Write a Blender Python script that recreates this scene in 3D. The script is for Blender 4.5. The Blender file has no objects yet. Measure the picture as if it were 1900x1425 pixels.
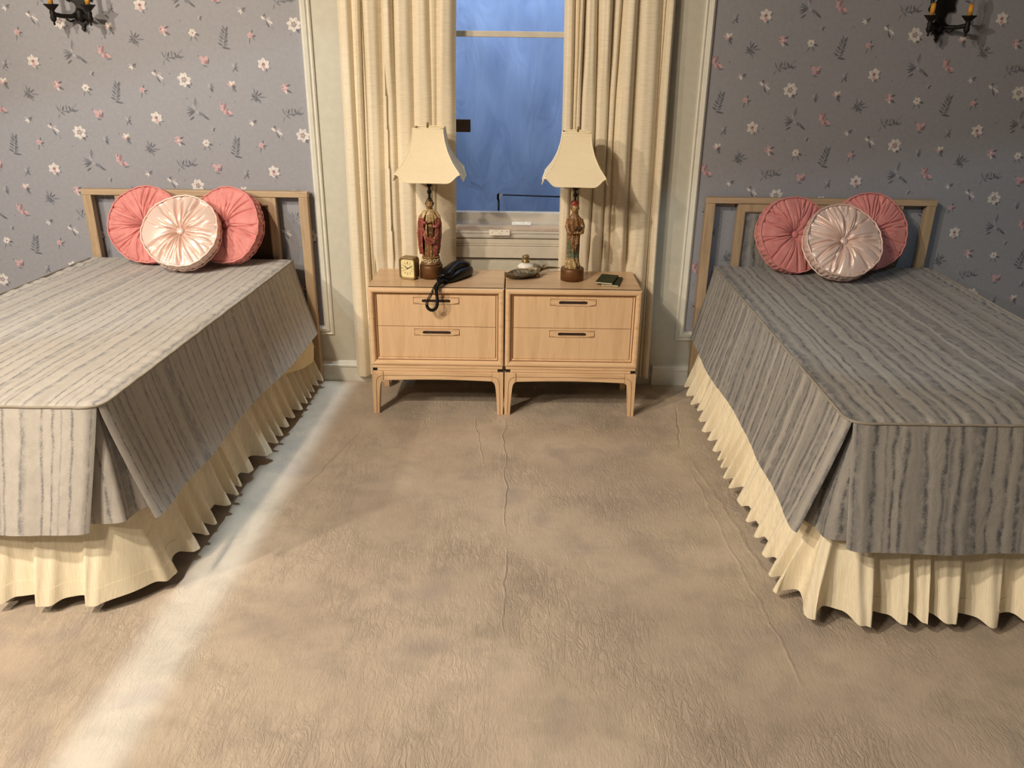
import bpy, math, random
import numpy as np
from mathutils import Vector, Matrix
PI = math.pi
S = bpy.context.scene
C = S.collection
rng = random.Random(7)

# ---------------------------------------------------------------- camera
cam = bpy.data.cameras.new('camera'); cam.sensor_fit = 'HORIZONTAL'; cam.sensor_width = 36
cam.lens = 1502.834 / 1900 * 36; cam.clip_start = 0.05
co = bpy.data.objects.new('camera', cam); C.objects.link(co)
R_ = Vector((0.99990741, 0.00501628, 0.01264915)); U_ = Vector((-0.01360619, 0.38149962, 0.92426885)); F_ = Vector((0.00018926, 0.92435538, -0.38153255))
co.matrix_world = Matrix(((R_.x, U_.x, -F_.x, 0.12617), (R_.y, U_.y, -F_.y, -3.86947), (R_.z, U_.z, -F_.z, 1.58533), (0, 0, 0, 1)))
S.camera = co
# ---------------------------------------------------------------- world and light
S.view_settings.view_transform = 'Standard'; S.view_settings.look = 'None'; S.view_settings.gamma = 1
S.view_settings.exposure = 0.0; S.view_settings.use_curve_mapping = False
w = bpy.data.worlds.new('world'); S.world = w; w.use_nodes = True
w.node_tree.nodes['Background'].inputs[0].default_value = (1.0, 0.90, 0.78, 1)
w.node_tree.nodes['Background'].inputs[1].default_value = 0.065

def aim(o, loc, tgt):
    o.location = loc; o.rotation_euler = (Vector(tgt) - Vector(loc)).to_track_quat('-Z', 'Y').to_euler()

def area(name, loc, tgt, size, power, col, spread=180, sy=None):
    d = bpy.data.lights.new(name, 'AREA'); d.energy = power; d.color = col; d.spread = math.radians(spread)
    d.size = size
    if sy: d.shape = 'RECTANGLE'; d.size_y = sy
    else: d.shape = 'DISK'
    o = bpy.data.objects.new(name, d); C.objects.link(o); aim(o, loc, tgt); return o

def spot(name, loc, tgt, power, col, ang, blend, rad=0.02):
    d = bpy.data.lights.new(name, 'SPOT'); d.energy = power; d.color = col; d.spot_size = math.radians(ang); d.spot_blend = blend
    d.shadow_soft_size = rad
    o = bpy.data.objects.new(name, d); C.objects.link(o); aim(o, loc, tgt); return o

WARM = (1.0, 0.86, 0.69)
area('overhead_lamp', (-1.85, -3.1, 3.2), (-0.9, -2.1, 0.0), 0.12, 86, WARM)
area('side_lamp', (-3.3, -3.5, 2.75), (-0.7, -0.3, 0.6), 0.14, 31, WARM, 110)
area('front_lamp', (-2.2, -4.7, 3.1), (0.0, -2.3, 0.0), 0.3, 44, WARM)
area('far_lamp', (-1.9, -3.9, 3.5), (1.2, -2.7, 0.0), 0.3, 36, WARM)
cs = area('added_cool_strip', (-0.825, -1.36, 3.0), (-0.825, -1.36, 0.0), 0.16, 1.05, (0.72, 0.90, 1.0), 2.4, 2.7)  # narrow lamp added overhead to lay the cool strip along the floor
cs.rotation_euler = (0, 0, math.radians(-2.6))
area('backdrop_lamp', (0.1, 0.5, 2.7), (0.1, 1.25, 1.3), 1.6, 21, (0.80, 0.90, 1.0), 150, 0.3)

# ---------------------------------------------------------------- helpers
def lin(r, g, b):
    f = lambda c: (c / 255 / 12.92) if c / 255 <= 0.04045 else ((c / 255 + 0.055) / 1.055) ** 2.4
    return (f(r), f(g), f(b), 1)

class NT:
    def __init__(s, name, rough=0.6, spec=0.5, metal=0.0, col=(0.5, 0.5, 0.5, 1)):
        s.m = bpy.data.materials.new(name); s.m.use_nodes = True; s.t = s.m.node_tree
        s.b = s.t.nodes['Principled BSDF']
        s.b.inputs['Roughness'].default_value = rough; s.b.inputs['Metallic'].default_value = metal
        s.b.inputs['Specular IOR Level'].default_value = spec; s.b.inputs['Base Color'].default_value = col
    def n(s, typ, **k):
        x = s.t.nodes.new(typ)
        for a, v in k.items():
            if a == 'i':
                for kk, vv in v.items():
                    if hasattr(vv, 'is_linked') or hasattr(vv, 'links'): s.t.links.new(vv, x.inputs[kk])
                    else: x.inputs[kk].default_value = vv
            else: setattr(x, a, v)
        return x
    def math(s, op, a, b=0.0, c=0.0, clamp=False):
        x = s.n('ShaderNodeMath', operation=op, use_clamp=clamp)
        for k, v in enumerate((a, b, c)):
            if hasattr(v, 'links'): s.t.links.new(v, x.inputs[k])
            else: x.inputs[k].default_value = v
        return x.outputs[0]
    def coord(s, out='Object', scale=(1, 1, 1)):
        c = s.n('ShaderNodeTexCoord').outputs[out]
        mp = s.n('ShaderNodeMapping', i={'Vector': c, 'Scale': scale}); return mp.outputs[0]
    def noise(s, vec, scale, detail=4, rough=0.55, dist=0.0):
        return s.n('ShaderNodeTexNoise', i={'Vector': vec, 'Scale': scale, 'Detail': detail, 'Roughness': rough, 'Distortion': dist}).outputs[0]
    def ramp(s, f, stops, interp='LINEAR'):
        x = s.n('ShaderNodeValToRGB', i={'Fac': f}); x.color_ramp.interpolation = interp; e = x.color_ramp.elements
        while len(e) < len(stops): e.new(0.5)
        for k, (p, c) in enumerate(stops): e[k].position = p; e[k].color = c if len(c) == 4 else (*c, 1)
        return x.outputs[0]
    def mix(s, f, a, b, mode='MIX'):
        x = s.n('ShaderNodeMix', data_type='RGBA', blend_type=mode)
        for k, v in ((0, f), (6, a), (7, b)):
            if hasattr(v, 'links'): s.t.links.new(v, x.inputs[k])
            else: x.inputs[k].default_value = v
        return x.outputs[2]
    def col(s, o): s.t.links.new(o, s.b.inputs['Base Color']); return s
    def rough(s, o): s.t.links.new(o, s.b.inputs['Roughness']); return s
    def bump(s, h, strength=0.3, dist=0.01, normal=None):
        x = s.n('ShaderNodeBump', i={'Height': h, 'Strength': strength, 'Distance': dist})
        if normal: s.t.links.new(normal, x.inputs['Normal'])
        s.t.links.new(x.outputs[0], s.b.inputs['Normal']); return x.outputs[0]

def g(v): return (v, v, v, 1)

# ---- materials
def m_plain(name, c, rough=0.6, spec=0.5, metal=0.0, bump=0.0, bs=60, var=0.08):
    m = NT(name, rough, spec, metal, c)
    v = m.coord(); n = m.noise(v, bs * 0.3, 3)
    dark = tuple(x * (1 - var * 2) for x in c[:3]) + (1,); lite = tuple(min(1, x * (1 + var)) for x in c[:3]) + (1,)
    m.col(m.ramp(n, [(0.3, dark), (0.7, lite)]))
    if bump: m.bump(m.noise(v, bs, 4), bump, 0.004)
    return m.m

def m_wood(name, light, dark, axis='X', rough=0.42):
    m = NT(name, rough, 0.4)
    sc = {'X': (1.2, 14, 14), 'Z': (14, 14, 1.2), 'Y': (14, 1.2, 14)}[axis]
    v = m.coord(scale=sc)
    n = m.noise(v, 3.0, 6, 0.6, 0.6); n2 = m.noise(m.coord(scale=tuple(x * 6 for x in sc)), 4.0, 3, 0.6)
    c = m.ramp(n, [(0.30, dark), (0.52, light), (0.75, tuple(min(1, x * 1.07) for x in light[:3]) + (1,))])
    c = m.mix(0.25, c, m.ramp(n2, [(0.3, dark), (0.6, light)]))
    m.col(c); m.bump(n2, 0.12, 0.002)
    return m.m

M = {}
def m_floor():
    m = NT('floor_vinyl', 0.42, 0.35)
    v = m.coord()
    big = m.noise(v, 1.6, 5, 0.6, 0.4); mid = m.noise(v, 7, 5, 0.65, 0.3); fine = m.noise(v, 60, 4, 0.7)
    c = m.ramp(big, [(0.30, lin(174, 158, 142)), (0.5, lin(192, 176, 158)), (0.7, lin(205, 189, 170))])
    c = m.mix(m.ramp(mid, [(0.46, g(0)), (0.74, g(0.6))]), c, lin(154, 143, 130))
    c = m.mix(m.ramp(fine, [(0.62, g(0)), (0.75, g(0.22))]), c, lin(120, 100, 80))
    # smudges
    sm = m.noise(v, 3.3, 2, 0.5); c = m.mix(m.ramp(sm, [(0.60, g(0)), (0.70, g(0.5))]), c, lin(156, 144, 138))
    m.col(c)
    # wrinkled sheet: wrinkles running away from the viewer, broken by noise
    wv = m.coord(scale=(3.2, 1.0, 1)); w1 = m.noise(wv, 13, 5, 0.6, 1.2)
    wv2 = m.coord(scale=(6.0, 1.3, 1)); w2 = m.noise(wv2, 26, 4, 0.6, 1.5)
    ridge = m.math('SUBTRACT', 1.0, m.math('MULTIPLY', m.math('ABSOLUTE', m.math('SUBTRACT', w1, 0.5)), 9.0), clamp=True)
    patch = m.ramp(m.noise(v, 2.2, 2), [(0.42, g(0.1)), (0.66, g(1))])
    h = m.math('ADD', m.math('MULTIPLY', ridge, patch), m.math('MULTIPLY', w2, 0.8))
    h = m.math('ADD', h, m.math('MULTIPLY', m.noise(v, 5, 3), 2.0))
    # long single creases: polyline segments (x0,y0,x1,y1,half width,height)
    sep = m.n('ShaderNodeSeparateXYZ', i={0: m.n('ShaderNodeTexCoord').outputs['Object']})
    X, Y = sep.outputs[0], sep.outputs[1]
    wob = m.math('MULTIPLY', m.math('SUBTRACT', m.noise(v, 6, 2), 0.5), 0.05)
    X = m.math('ADD', X, wob)
    creases = [(0.092, -0.45, 0.112, -1.45, 0.005, 1.3), (0.112, -1.45, 0.107, -2.0, 0.005, 1.2), (-0.54, -0.55, -0.68, -1.15, 0.005, -2.0),
               (0.93, -0.25, 0.86, -0.75, 0.006, -2.0), (0.88, -0.8, 0.98, -1.7, 0.012, 1.0), (0.86, -0.9, 0.93, -2.2, 0.008, 0.8), (-0.05, -0.4, 0.02, -0.95, 0.004, 1.0)]
    for x0, y0, x1, y1, hw, hh in creases:
        L = math.hypot(x1 - x0, y1 - y0); dx, dy = (x1 - x0) / L, (y1 - y0) / L
        ax = m.math('SUBTRACT', X, x0); ay = m.math('SUBTRACT', Y, y0)
        t = m.math('ADD', m.math('MULTIPLY', ax, dx), m.math('MULTIPLY', ay, dy))
        d = m.math('ABSOLUTE', m.math('SUBTRACT', m.math('MULTIPLY', ax, dy), m.math('MULTIPLY', ay, dx)))
        r = m.math('SUBTRACT', 1.0, m.math('DIVIDE', d, hw), clamp=True)
        e = m.math('MULTIPLY', m.math('MULTIPLY', t, 8.0, clamp=True), m.math('MULTIPLY', m.math('SUBTRACT', L, t), 8.0, clamp=True))
        h = m.math('ADD', h, m.math('MULTIPLY', m.math('MULTIPLY', r, e), hh))
    m.bump(h, 0.6, 0.0045)
    m.rough(m.ramp(mid, [(0.3, g(0.34)), (0.7, g(0.5))]))
    return m.m
M['floor'] = m_floor()
M['paint'] = m_plain('grey_green_paint', lin(200, 195, 178), 0.5, 0.3, bump=0.05, bs=90, var=0.03)
M['trim'] = m_plain('ivory_trim_paint', lin(226, 222, 208), 0.35, 0.5, bump=0.03, var=0.03)
M['sill'] = m_plain('sill_paint', lin(206, 198, 182), 0.4, 0.4, bump=0.03, var=0.04)
M['wallpaper'] = m_plain('grey_wallpaper', lin(152, 151, 156), 0.55, 0.3, bump=0.06, bs=200, var=0.03)

def m_print():
    m = NT('printed_flowers', 0.55, 0.3)
    a = m.n('ShaderNodeVertexColor', layer_name='Col').outputs[0]
    n = m.noise(m.coord(), 140, 3, 0.6)
    m.col(m.mix(m.ramp(n, [(0.4, g(0)), (0.7, g(0.45))]), a, lin(120, 118, 122))); return m.m
M['print'] = m_print()

def m_painted(name='painted_plaster', rough=0.38):
    m = NT(name, rough, 0.5)
    a = m.n('ShaderNodeVertexColor', layer_name='Col').outputs[0]
    n = m.noise(m.coord(), 70, 4, 0.6)
    c = m.mix(m.ramp(n, [(0.42, g(0)), (0.62, g(0.55))]), a, lin(92, 64, 38))
    c = m.mix(m.ramp(m.noise(m.coord(), 110, 3, 0.5), [(0.58, g(0)), (0.68, g(0.6))]), c, lin(208, 184, 128))
    m.col(c); m.bump(m.noise(m.coord(), 160, 3), 0.3, 0.002); return m.m
M['painted'] = m_painted()
WL, WD = lin(228, 194, 154), lin(204, 164, 122)
M['wood_x'] = m_wood('blond_wood', WL, WD, 'X'); M['wood_z'] = m_wood('blond_wood_upright', WL, WD, 'Z')
M['wood_top'] = m_wood('blond_wood_top', lin(214, 180, 142), lin(190, 154, 116), 'X', 0.28)
M['wood_face'] = m_wood('blond_drawer_veneer', lin(226, 192, 152), lin(210, 174, 134), 'Z', 0.45)
M['hb_x'] = m_wood('oak_rail', lin(188, 162, 130), lin(160, 132, 102), 'X', 0.5); M['hb_z'] = m_wood('oak_post', lin(184, 158, 126), lin(156, 128, 98), 'Z', 0.5)
M['antique'] = m_plain('brown_glaze_and_shade', lin(112, 66, 36), 0.6, 0.3)
M['slot'] = m_plain('dark_slot', lin(46, 26, 18), 0.6)
M['black'] = m_plain('black_gap', lin(12, 10, 9), 0.7)
M['iron'] = m_plain('black_iron', lin(22, 17, 15), 0.55, 0.4, 0.2, 0.3, 40)
M['gloss_black'] = m_plain('glossy_black_plastic', lin(6, 6, 7), 0.30, 0.3)
M['brass'] = m_plain('aged_brass', lin(150, 128, 88), 0.36, 0.5, 0.6)
M['bronze'] = m_plain('bronze_base', lin(118, 82, 48), 0.45, 0.5, 0.5)
M['amber'] = m_plain('amber_candle_sleeve', lin(225, 160, 60), 0.5, 0.4, bump=0.6, bs=120, var=0.2)
M['porcelain'] = m_plain('white_porcelain', lin(232, 226, 214), 0.18, 0.6, var=0.01)
M['green'] = m_plain('green_card', lin(40, 52, 26), 0.6, 0.3, bump=0.1)
M['page'] = m_plain('cream_page_edge', lin(226, 210, 176), 0.7)
M['leafdish'] = m_plain('dark_bronze_leaf', lin(106, 88, 58), 0.36, 0.5, 0.35, 0.5, 60, 0.45)
M['clockface'] = m_plain('cream_clock_face', lin(232, 218, 166), 0.4, 0.4, var=0.02)
M['card'] = m_plain('brown_board_and_panel_shade', lin(84, 62, 42), 0.8)
M['white'] = m_plain('white_paper', lin(224, 218, 204), 0.6, var=0.01)
M['glass'] = None

def m_glass(name, c=(1, 1, 1, 1), rough=0.02):
    m = NT(name, rough, 0.5, 0, c); m.b.inputs['Transmission Weight'].default_value = 1; m.b.inputs['IOR'].default_value = 1.3
    return m.m
M['bulb'] = m_glass('clear_bulb_glass')
def m_film():
    m = NT('clear_plastic_film', 0.15, 0.5, 0, (0.9, 0.9, 0.92, 1)); m.b.inputs['Alpha'].default_value = 0.22
    m.bump(m.noise(m.coord(scale=(1, 3, 3)), 18, 4, 0.6, 1.0), 0.9, 0.01); return m.m
M['film'] = m_film()

def m_fabric(name, c, rough=0.75, sheen=0.2, slub=True, satin=0.0, axis='Z'):
    m = NT(name, rough, 0.3)
    m.b.inputs['Sheen Weight'].default_value = sheen; m.b.inputs['Sheen Roughness'].default_value = 0.4
    v = m.coord(scale=(4, 4, 90) if axis == 'Z' else (90, 4, 4))
    n = m.noise(v, 5, 4, 0.65)
    fine = m.noise(m.coord(), 300, 2)
    d = tuple(x * 0.86 for x in c[:3]) + (1,); l = tuple(min(1, x * 1.05) for x in c[:3]) + (1,)
    m.col(m.ramp(n, [(0.3, d), (0.6, l)]))
    m.bump(m.math('ADD', n, m.math('MULTIPLY', fine, 0.4)), 0.22 if slub else 0.08, 0.0015)
    return m.m
M['curtain'] = m_fabric('cream_slub_silk', lin(229, 215, 188), 0.42, 0.3)
M['ruffle'] = m_fabric('cream_muslin', lin(236, 224, 196), 0.8, 0.15, axis='X')
M['sheet'] = m_fabric('cream_sheet', lin(236, 222, 184), 0.7, 0.1, False)
M['shade'] = m_plain('cream_shade_silk', lin(238, 222, 188), 0.65, 0.3, bump=0.05, bs=200, var=0.015)
M['shadetrim'] = m_fabric('shade_braid', lin(246, 232, 198), 0.7, 0.1, False)
M['mattress'] = m_fabric('mattress_ticking', lin(220, 214, 200), 0.8, 0.1, False)

def m_velvet():
    m = NT('coral_pink_suede', 0.85, 0.2)
    m.b.inputs['Sheen Weight'].default_value = 0.35; m.b.inputs['Sheen Tint'].default_value = (1, 0.7, 0.65, 1)
    n = m.noise(m.coord(), 22, 5, 0.6)
    m.col(m.ramp(n, [(0.3, lin(204, 124, 120)), (0.7, lin(224, 150, 142))])); m.bump(m.noise(m.coord(), 200, 3), 0.15, 0.002); return m.m
def m_satin():
    m = NT('champagne_satin', 0.36, 0.5)
    m.b.inputs['Metallic'].default_value = 0.22
    m.b.inputs['Base Color'].default_value = lin(236, 208, 194); m.b.inputs['Anisotropic'].default_value = 0.5
    m.bump(m.noise(m.coord(scale=(1, 1, 1)), 20, 2, 0.5, 1.0), 0.30, 0.006); return m.m
M['pink'] = m_velvet(); M['satin'] = m_satin()

def m_stripe(name, base, base2, stripe, wa=0.02, bmp=0.14, lw=1.0):
    """woven cloth with ragged uneven stripes; UV u = metres across the stripes, v = metres along them"""
    m = NT(name, 0.85, 0.2); m.b.inputs['Sheen Weight'].default_value = 0.15
    uv = m.n('ShaderNodeTexCoord').outputs['UV']
    sep = m.n('ShaderNodeSeparateXYZ', i={0: uv}); u = sep.outputs[0]; vv = sep.outputs[1]
    warp = m.noise(m.n('ShaderNodeMapping', i={'Vector': uv, 'Scale': (5, 2.4, 1)}).outputs[0], 3, 3, 0.5)
    fuzz = m.noise(m.n('ShaderNodeMapping', i={'Vector': uv, 'Scale': (90, 220, 1)}).outputs[0], 1.2, 3, 0.7)
    x = m.math('ADD', u, m.math('MULTIPLY', m.math('SUBTRACT', warp, 0.5), wa))
    xf = m.math('ADD', x, m.math('MULTIPLY', m.math('SUBTRACT', fuzz, 0.5), 0.016))
    def n1(scale, det=1.0):
        return m.n('ShaderNodeTexNoise', noise_dimensions='1D', i={'W': xf, 'Scale': scale, 'Detail': det, 'Roughness': 0.5}).outputs[0]
    speck = m.noise(m.n('ShaderNodeMapping', i={'Vector': uv, 'Scale': (1, 1.6, 1)}).outputs[0], 330, 2, 0.6)
    rag = m.math('MULTIPLY', m.math('SUBTRACT', speck, 0.5), 0.42)
    ph = m.math('ADD', m.math('MULTIPLY', xf, 1 / 0.047), m.math('MULTIPLY', n1(9), 1.6))
    d = m.math('ADD', m.math('ABSOLUTE', m.math('SUBTRACT', m.math('FRACT', ph), 0.5)), rag)
    line = m.ramp(d, [(0.03 * lw, g(1)), (0.15 * lw, g(0))])
    ph2 = m.math('ADD', m.math('MULTIPLY', xf, 1 / 0.081), m.math('MULTIPLY', n1(13), 1.9))
    d2 = m.math('ADD', m.math('ABSOLUTE', m.math('SUBTRACT', m.math('FRACT', ph2), 0.5)), rag)
    line2 = m.ramp(d2, [(0.02, g(0.6)), (0.15 * lw, g(0))])
    band = m.math('ADD', n1(24, 1), m.math('MULTIPLY', m.math('SUBTRACT', speck, 0.5), 0.8))
    c = m.mix(m.ramp(band, [(0.35, g(0)), (0.70, g(1))]), base, base2)
    brk = m.ramp(m.noise(m.n('ShaderNodeMapping', i={'Vector': uv, 'Scale': (12, 9, 1)}).outputs[0], 3, 4, 0.65), [(0.36, g(0.15)), (0.54, g(1))])
    k = m.math('MULTIPLY', m.math('MAXIMUM', line, line2), brk)
    c = m.mix(m.math('MULTIPLY', k, 0.85), c, stripe)
    cloud = m.noise(m.n('ShaderNodeMapping', i={'Vector': uv, 'Scale': (14, 12, 1)}).outputs[0], 1.8, 6, 0.75)
    c = m.mix(m.ramp(cloud, [(0.42, g(0)), (0.68, g(0.45))]), c, tuple(x * 0.66 for x in base[:3]) + (1,))
    m.col(c)
    big = m.noise(m.n('ShaderNodeMapping', i={'Vector': uv, 'Scale': (9, 5, 1)}).outputs[0], 2.2, 3, 0.6, 0.8)
    m.bump(m.math('ADD', m.math('MULTIPLY', fuzz, 0.12), m.math('MULTIPLY', big, 1.0)), bmp, 0.012)
    return m.m
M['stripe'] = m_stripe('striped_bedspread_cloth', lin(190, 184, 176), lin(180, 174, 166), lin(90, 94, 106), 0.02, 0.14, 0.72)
M['stripe_b'] = m_stripe('striped_bedspread_cloth_dark', lin(170, 165, 158), lin(136, 132, 128), lin(56, 64, 74), 0.04, 0.22, 1.25)  # darker, bluer cloth with wavier, wider stripes
M['piping'] = m_fabric('bedspread_piping_cloth', lin(150, 142, 128), 0.8, 0.1, False)

def m_backdrop():
    m = NT('blue_backdrop_cloth', 0.8, 0.2)
    v = m.coord()
    n = m.noise(m.coord(scale=(3, 1, 1)), 2.5, 4, 0.5, 0.5)
    m.col(m.ramp(n, [(0.3, lin(138, 160, 205)), (0.7, lin(158, 180, 222))])); m.bump(m.noise(m.coord(scale=(2.4, 1, 0.7)), 4, 3, 0.5, 1.0), 0.5, 0.03); return m.m
M['backdrop'] = m_backdrop()

# ---- object builders
def link(o): C.objects.link(o); return o
def thing(name, label, cat, loc=(0, 0, 0), rot=(0, 0, 0), group=None):
    o = link(bpy.data.objects.new(name, None)); o.empty_display_size = 0.05
    o.location = loc; o.rotation_euler = rot; tag(o, label, cat, group); return o
def tag(o, label=None, cat=None, group=None, kind=None):
    if label: o['label'] = label
    if cat: o['category'] = cat
    if group: o['group'] = group
    if kind: o['kind'] = kind
    return o

class MB:
    def __init__(s): s.v = []; s.f = []; s.c = []; s.uv = []
    def add(s, vs, fs, col=None, uvs=None):
        b = len(s.v); s.v += [tuple(x) for x in vs]; s.f += [tuple(b + k for k in f) for f in fs]
        s.c += [col if not isinstance(col, list) else None] * 0
        if col is not None: s.c += ([col] * len(vs) if not isinstance(col, list) else col)
        if uvs is not None: s.uv += uvs
        return s
    def box(s, x0, x1, y0, y1, z0, z1, col=None):
        vs = [(x, y, z) for x in (x0, x1) for y in (y0, y1) for z in (z0, z1)]
        return s.add(vs, [(0, 1, 3, 2), (4, 6, 7, 5), (0, 4, 5, 1), (2, 3, 7, 6), (0, 2, 6, 4), (1, 5, 7, 3)], col)
    def lathe(s, prof, n=32, c=(0, 0, 0), col=None, caps=True):
        vs = [(c[0] + r * math.cos(2 * PI * k / n), c[1] + r * math.sin(2 * PI * k / n), c[2] + z) for r, z in prof for k in range(n)]
        fs = [(a * n + k, a * n + (k + 1) % n, (a + 1) * n + (k + 1) % n, (a + 1) * n + k) for a in range(len(prof) - 1) for k in range(n)]
        if caps: fs += [tuple(range(n))[::-1], tuple((len(prof) - 1) * n + k for k in range(n))]
        return s.add(vs, fs, col)
    def tube(s, pts, rad, n=8, col=None, closed=False):
        P = [Vector(p) for p in pts]; m = len(P); rr = rad if isinstance(rad, (list, tuple)) else [rad] * m
        vs = []; up = None
        for k in range(m):
            t = (P[(k + 1) % m] - P[k - 1]) if closed else (P[min(k + 1, m - 1)] - P[max(k - 1, 0)])
            if t.length < 1e-9: t = Vector((0, 0, 1))
            t.normalize()
            if up is None: up = t.orthogonal().normalized()
            up = (up - t * up.dot(t))
            up = up.normalized() if up.length > 1e-6 else t.orthogonal().normalized()
            sd = t.cross(up)
            vs += [tuple(P[k] + (up * math.cos(2 * PI * j / n) + sd * math.sin(2 * PI * j / n)) * rr[k]) for j in range(n)]
        fs = [(a * n + k, a * n + (k + 1) % n, ((a + 1) % m) * n + (k + 1) % n, ((a + 1) % m) * n + k) for a in range(m if closed else m - 1) for k in range(n)]
        if not closed: fs += [tuple(range(n))[::-1], tuple((m - 1) * n + k for k in range(n))]
        return s.add(vs, fs, col)
    def grid(s, fn, nu, nv, col=None, uvf=None, wrap=False, colf=None):
        vs = []; uv = []; cc = []
        cu = nu if wrap else nu + 1
        for j in range(nv + 1):
            for i in range(cu):
                a, b = i / nu, j / nv
                vs.append(fn(a, b))
                if uvf: uv.append(uvf(a, b))
                if colf: cc.append(colf(a, b))
        fs = [(j * cu + i, j * cu + (i + 1) % cu, (j + 1) * cu + (i + 1) % cu, (j + 1) * cu + i) for j in range(nv) for i in range(nu)]
        return s.add(vs, fs, cc if colf else col, uv if uvf else None)
    def prism(s, poly, y0, y1, col=None):
        """poly = (x,z) outline extruded along y"""
        n = len(poly); vs = [(x, y0, z) for x, z in poly] + [(x, y1, z) for x, z in poly]
        return s.add(vs, [tuple(range(n)), tuple(range(2 * n - 1, n - 1, -1))] + [(k, k + n, (k + 1) % n + n, (k + 1) % n) for k in range(n)], col)
    def build(s, name, mat, parent=None, smooth=False, bevel=0, seg=2, solid=0, sub=0, org=None, auto=None):
        off = Vector(org) if org else Vector((0, 0, 0))
        me = bpy.data.meshes.new(name); me.from_pydata([(a - off.x, b - off.y, c - off.z) for a, b, c in s.v], [], s.f)
        me.validate(clean_customdata=False)
        if s.uv:
            ul = me.uv_layers.new(name='UVMap'); li = np.zeros(len(me.loops), dtype=np.int32); me.loops.foreach_get('vertex_index', li)
            ul.data.foreach_set('uv', np.array(s.uv, dtype=np.float32)[li].ravel())
        if s.c:
            ca = me.color_attributes.new('Col', 'FLOAT_COLOR', 'POINT'); ca.data.foreach_set('color', np.array(s.c, dtype=np.float32).ravel())
        me.materials.append(mat)
        if smooth: me.polygons.foreach_set('use_smooth', [True] * len(me.polygons))
        o = link(bpy.data.objects.new(name, me))
        if parent: o.parent = parent
        elif org: o.location = org
        import bmesh
        bm = bmesh.new(); bm.from_mesh(me); bmesh.ops.recalc_face_normals(bm, faces=bm.faces); bm.to_mesh(me); bm.free()
        if solid: q = o.modifiers.new('thickness', 'SOLIDIFY'); q.thickness = solid; q.offset = 0
        if solid and smooth: q = o.modifiers.new('edges', 'EDGE_SPLIT'); q.split_angle = math.radians(65)
        if bevel: q = o.modifiers.new('bevel', 'BEVEL'); q.width = bevel; q.segments = seg; q.limit_method = 'ANGLE'; q.angle_limit = math.radians(40)
        if sub: q = o.modifiers.new('sub', 'SUBSURF'); q.levels = sub; q.render_levels = sub
        if auto and smooth: pass
        return o

def ss(a, b, x):
    t = max(0.0, min(1.0, (x - a) / (b - a))); return t * t * (3 - 2 * t)
def lerp(a, b, t): return a + (b - a) * t
def vn(x, seed=0):
    """smooth 1-D value noise in -1..1"""
    i = math.floor(x); f = x - i; f = f * f * (3 - 2 * f)
    h = lambda k: (math.sin((k + seed * 17.13) * 12.9898) * 43758.5453) % 1.0 * 2 - 1
    return h(i) * (1 - f) + h(i + 1) * f
def vn2(x, y, seed=0):
    i = math.floor(y); f = y - i; f = f * f * (3 - 2 * f)
    return vn(x, seed + i * 3.7) * (1 - f) + vn(x, seed + (i + 1) * 3.7) * f

# ================================================================ the setting
fl = MB().add([(-4.2, -6.0, 0), (4.2, -6.0, 0), (4.2, 2.2, 0), (-4.2, 2.2, 0)], [(0, 1, 2, 3)]).build('floor', M['floor']); tag(fl, kind='structure')

# back wall with the window opening
WX0, WX1, WZ0, WZ1 = -0.33, 0.53, 0.786, 2.35
wb = MB()
wb.box(-4.0, WX0, 0.0, 0.09, 0, 2.75); wb.box(WX1, 4.0, 0.0, 0.09, 0, 2.75); wb.box(WX0, WX1, 0.0, 0.09, 0, WZ0); wb.box(WX0, WX1, 0.0, 0.09, WZ1, 2.75)
wall = wb.build('wall_back', M['paint']); tag(wall, kind='structure')

# wallpaper panels and the moulding frames round them
def frame_sweep(mb, x0, x1, z0, z1, prof, col=None):
    """prof = list of (inset, y) swept round a rectangle with mitred corners"""
    vs = []
    for ins, y in prof: vs += [(x0 + ins, y, z0 + ins), (x1 - ins, y, z0 + ins), (x1 - ins, y, z1 - ins), (x0 + ins, y, z1 - ins)]
    fs = [(a * 4 + k, a * 4 + (k + 1) % 4, (a + 1) * 4 + (k + 1) % 4, (a + 1) * 4 + k) for a in range(len(prof) - 1) for k in range(4)]
    return mb.add(vs, fs, col)
MOULD = [(0.0, 0.0), (0.0, -0.008), (0.006, -0.013), (0.010, -0.011), (0.013, -0.006), (0.017, -0.006), (0.020, -0.016), (0.034, -0.020), (0.042, -0.013), (0.046, -0.004), (0.048, 0.0)]
PAN = {'a': (-3.6, -0.772, 0.247, 2.5), 'b': (0.943, 3.7, 0.240, 2.5)}
trims = {}
for k, nm in (('a', 'trim_1'), ('b', 'trim_2')):
    x0, x1, z0, z1 = PAN[k]
    o = frame_sweep(MB(), x0, x1, z0, z1, MOULD).build(nm, M['trim']); tag(o, kind='structure')

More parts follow.
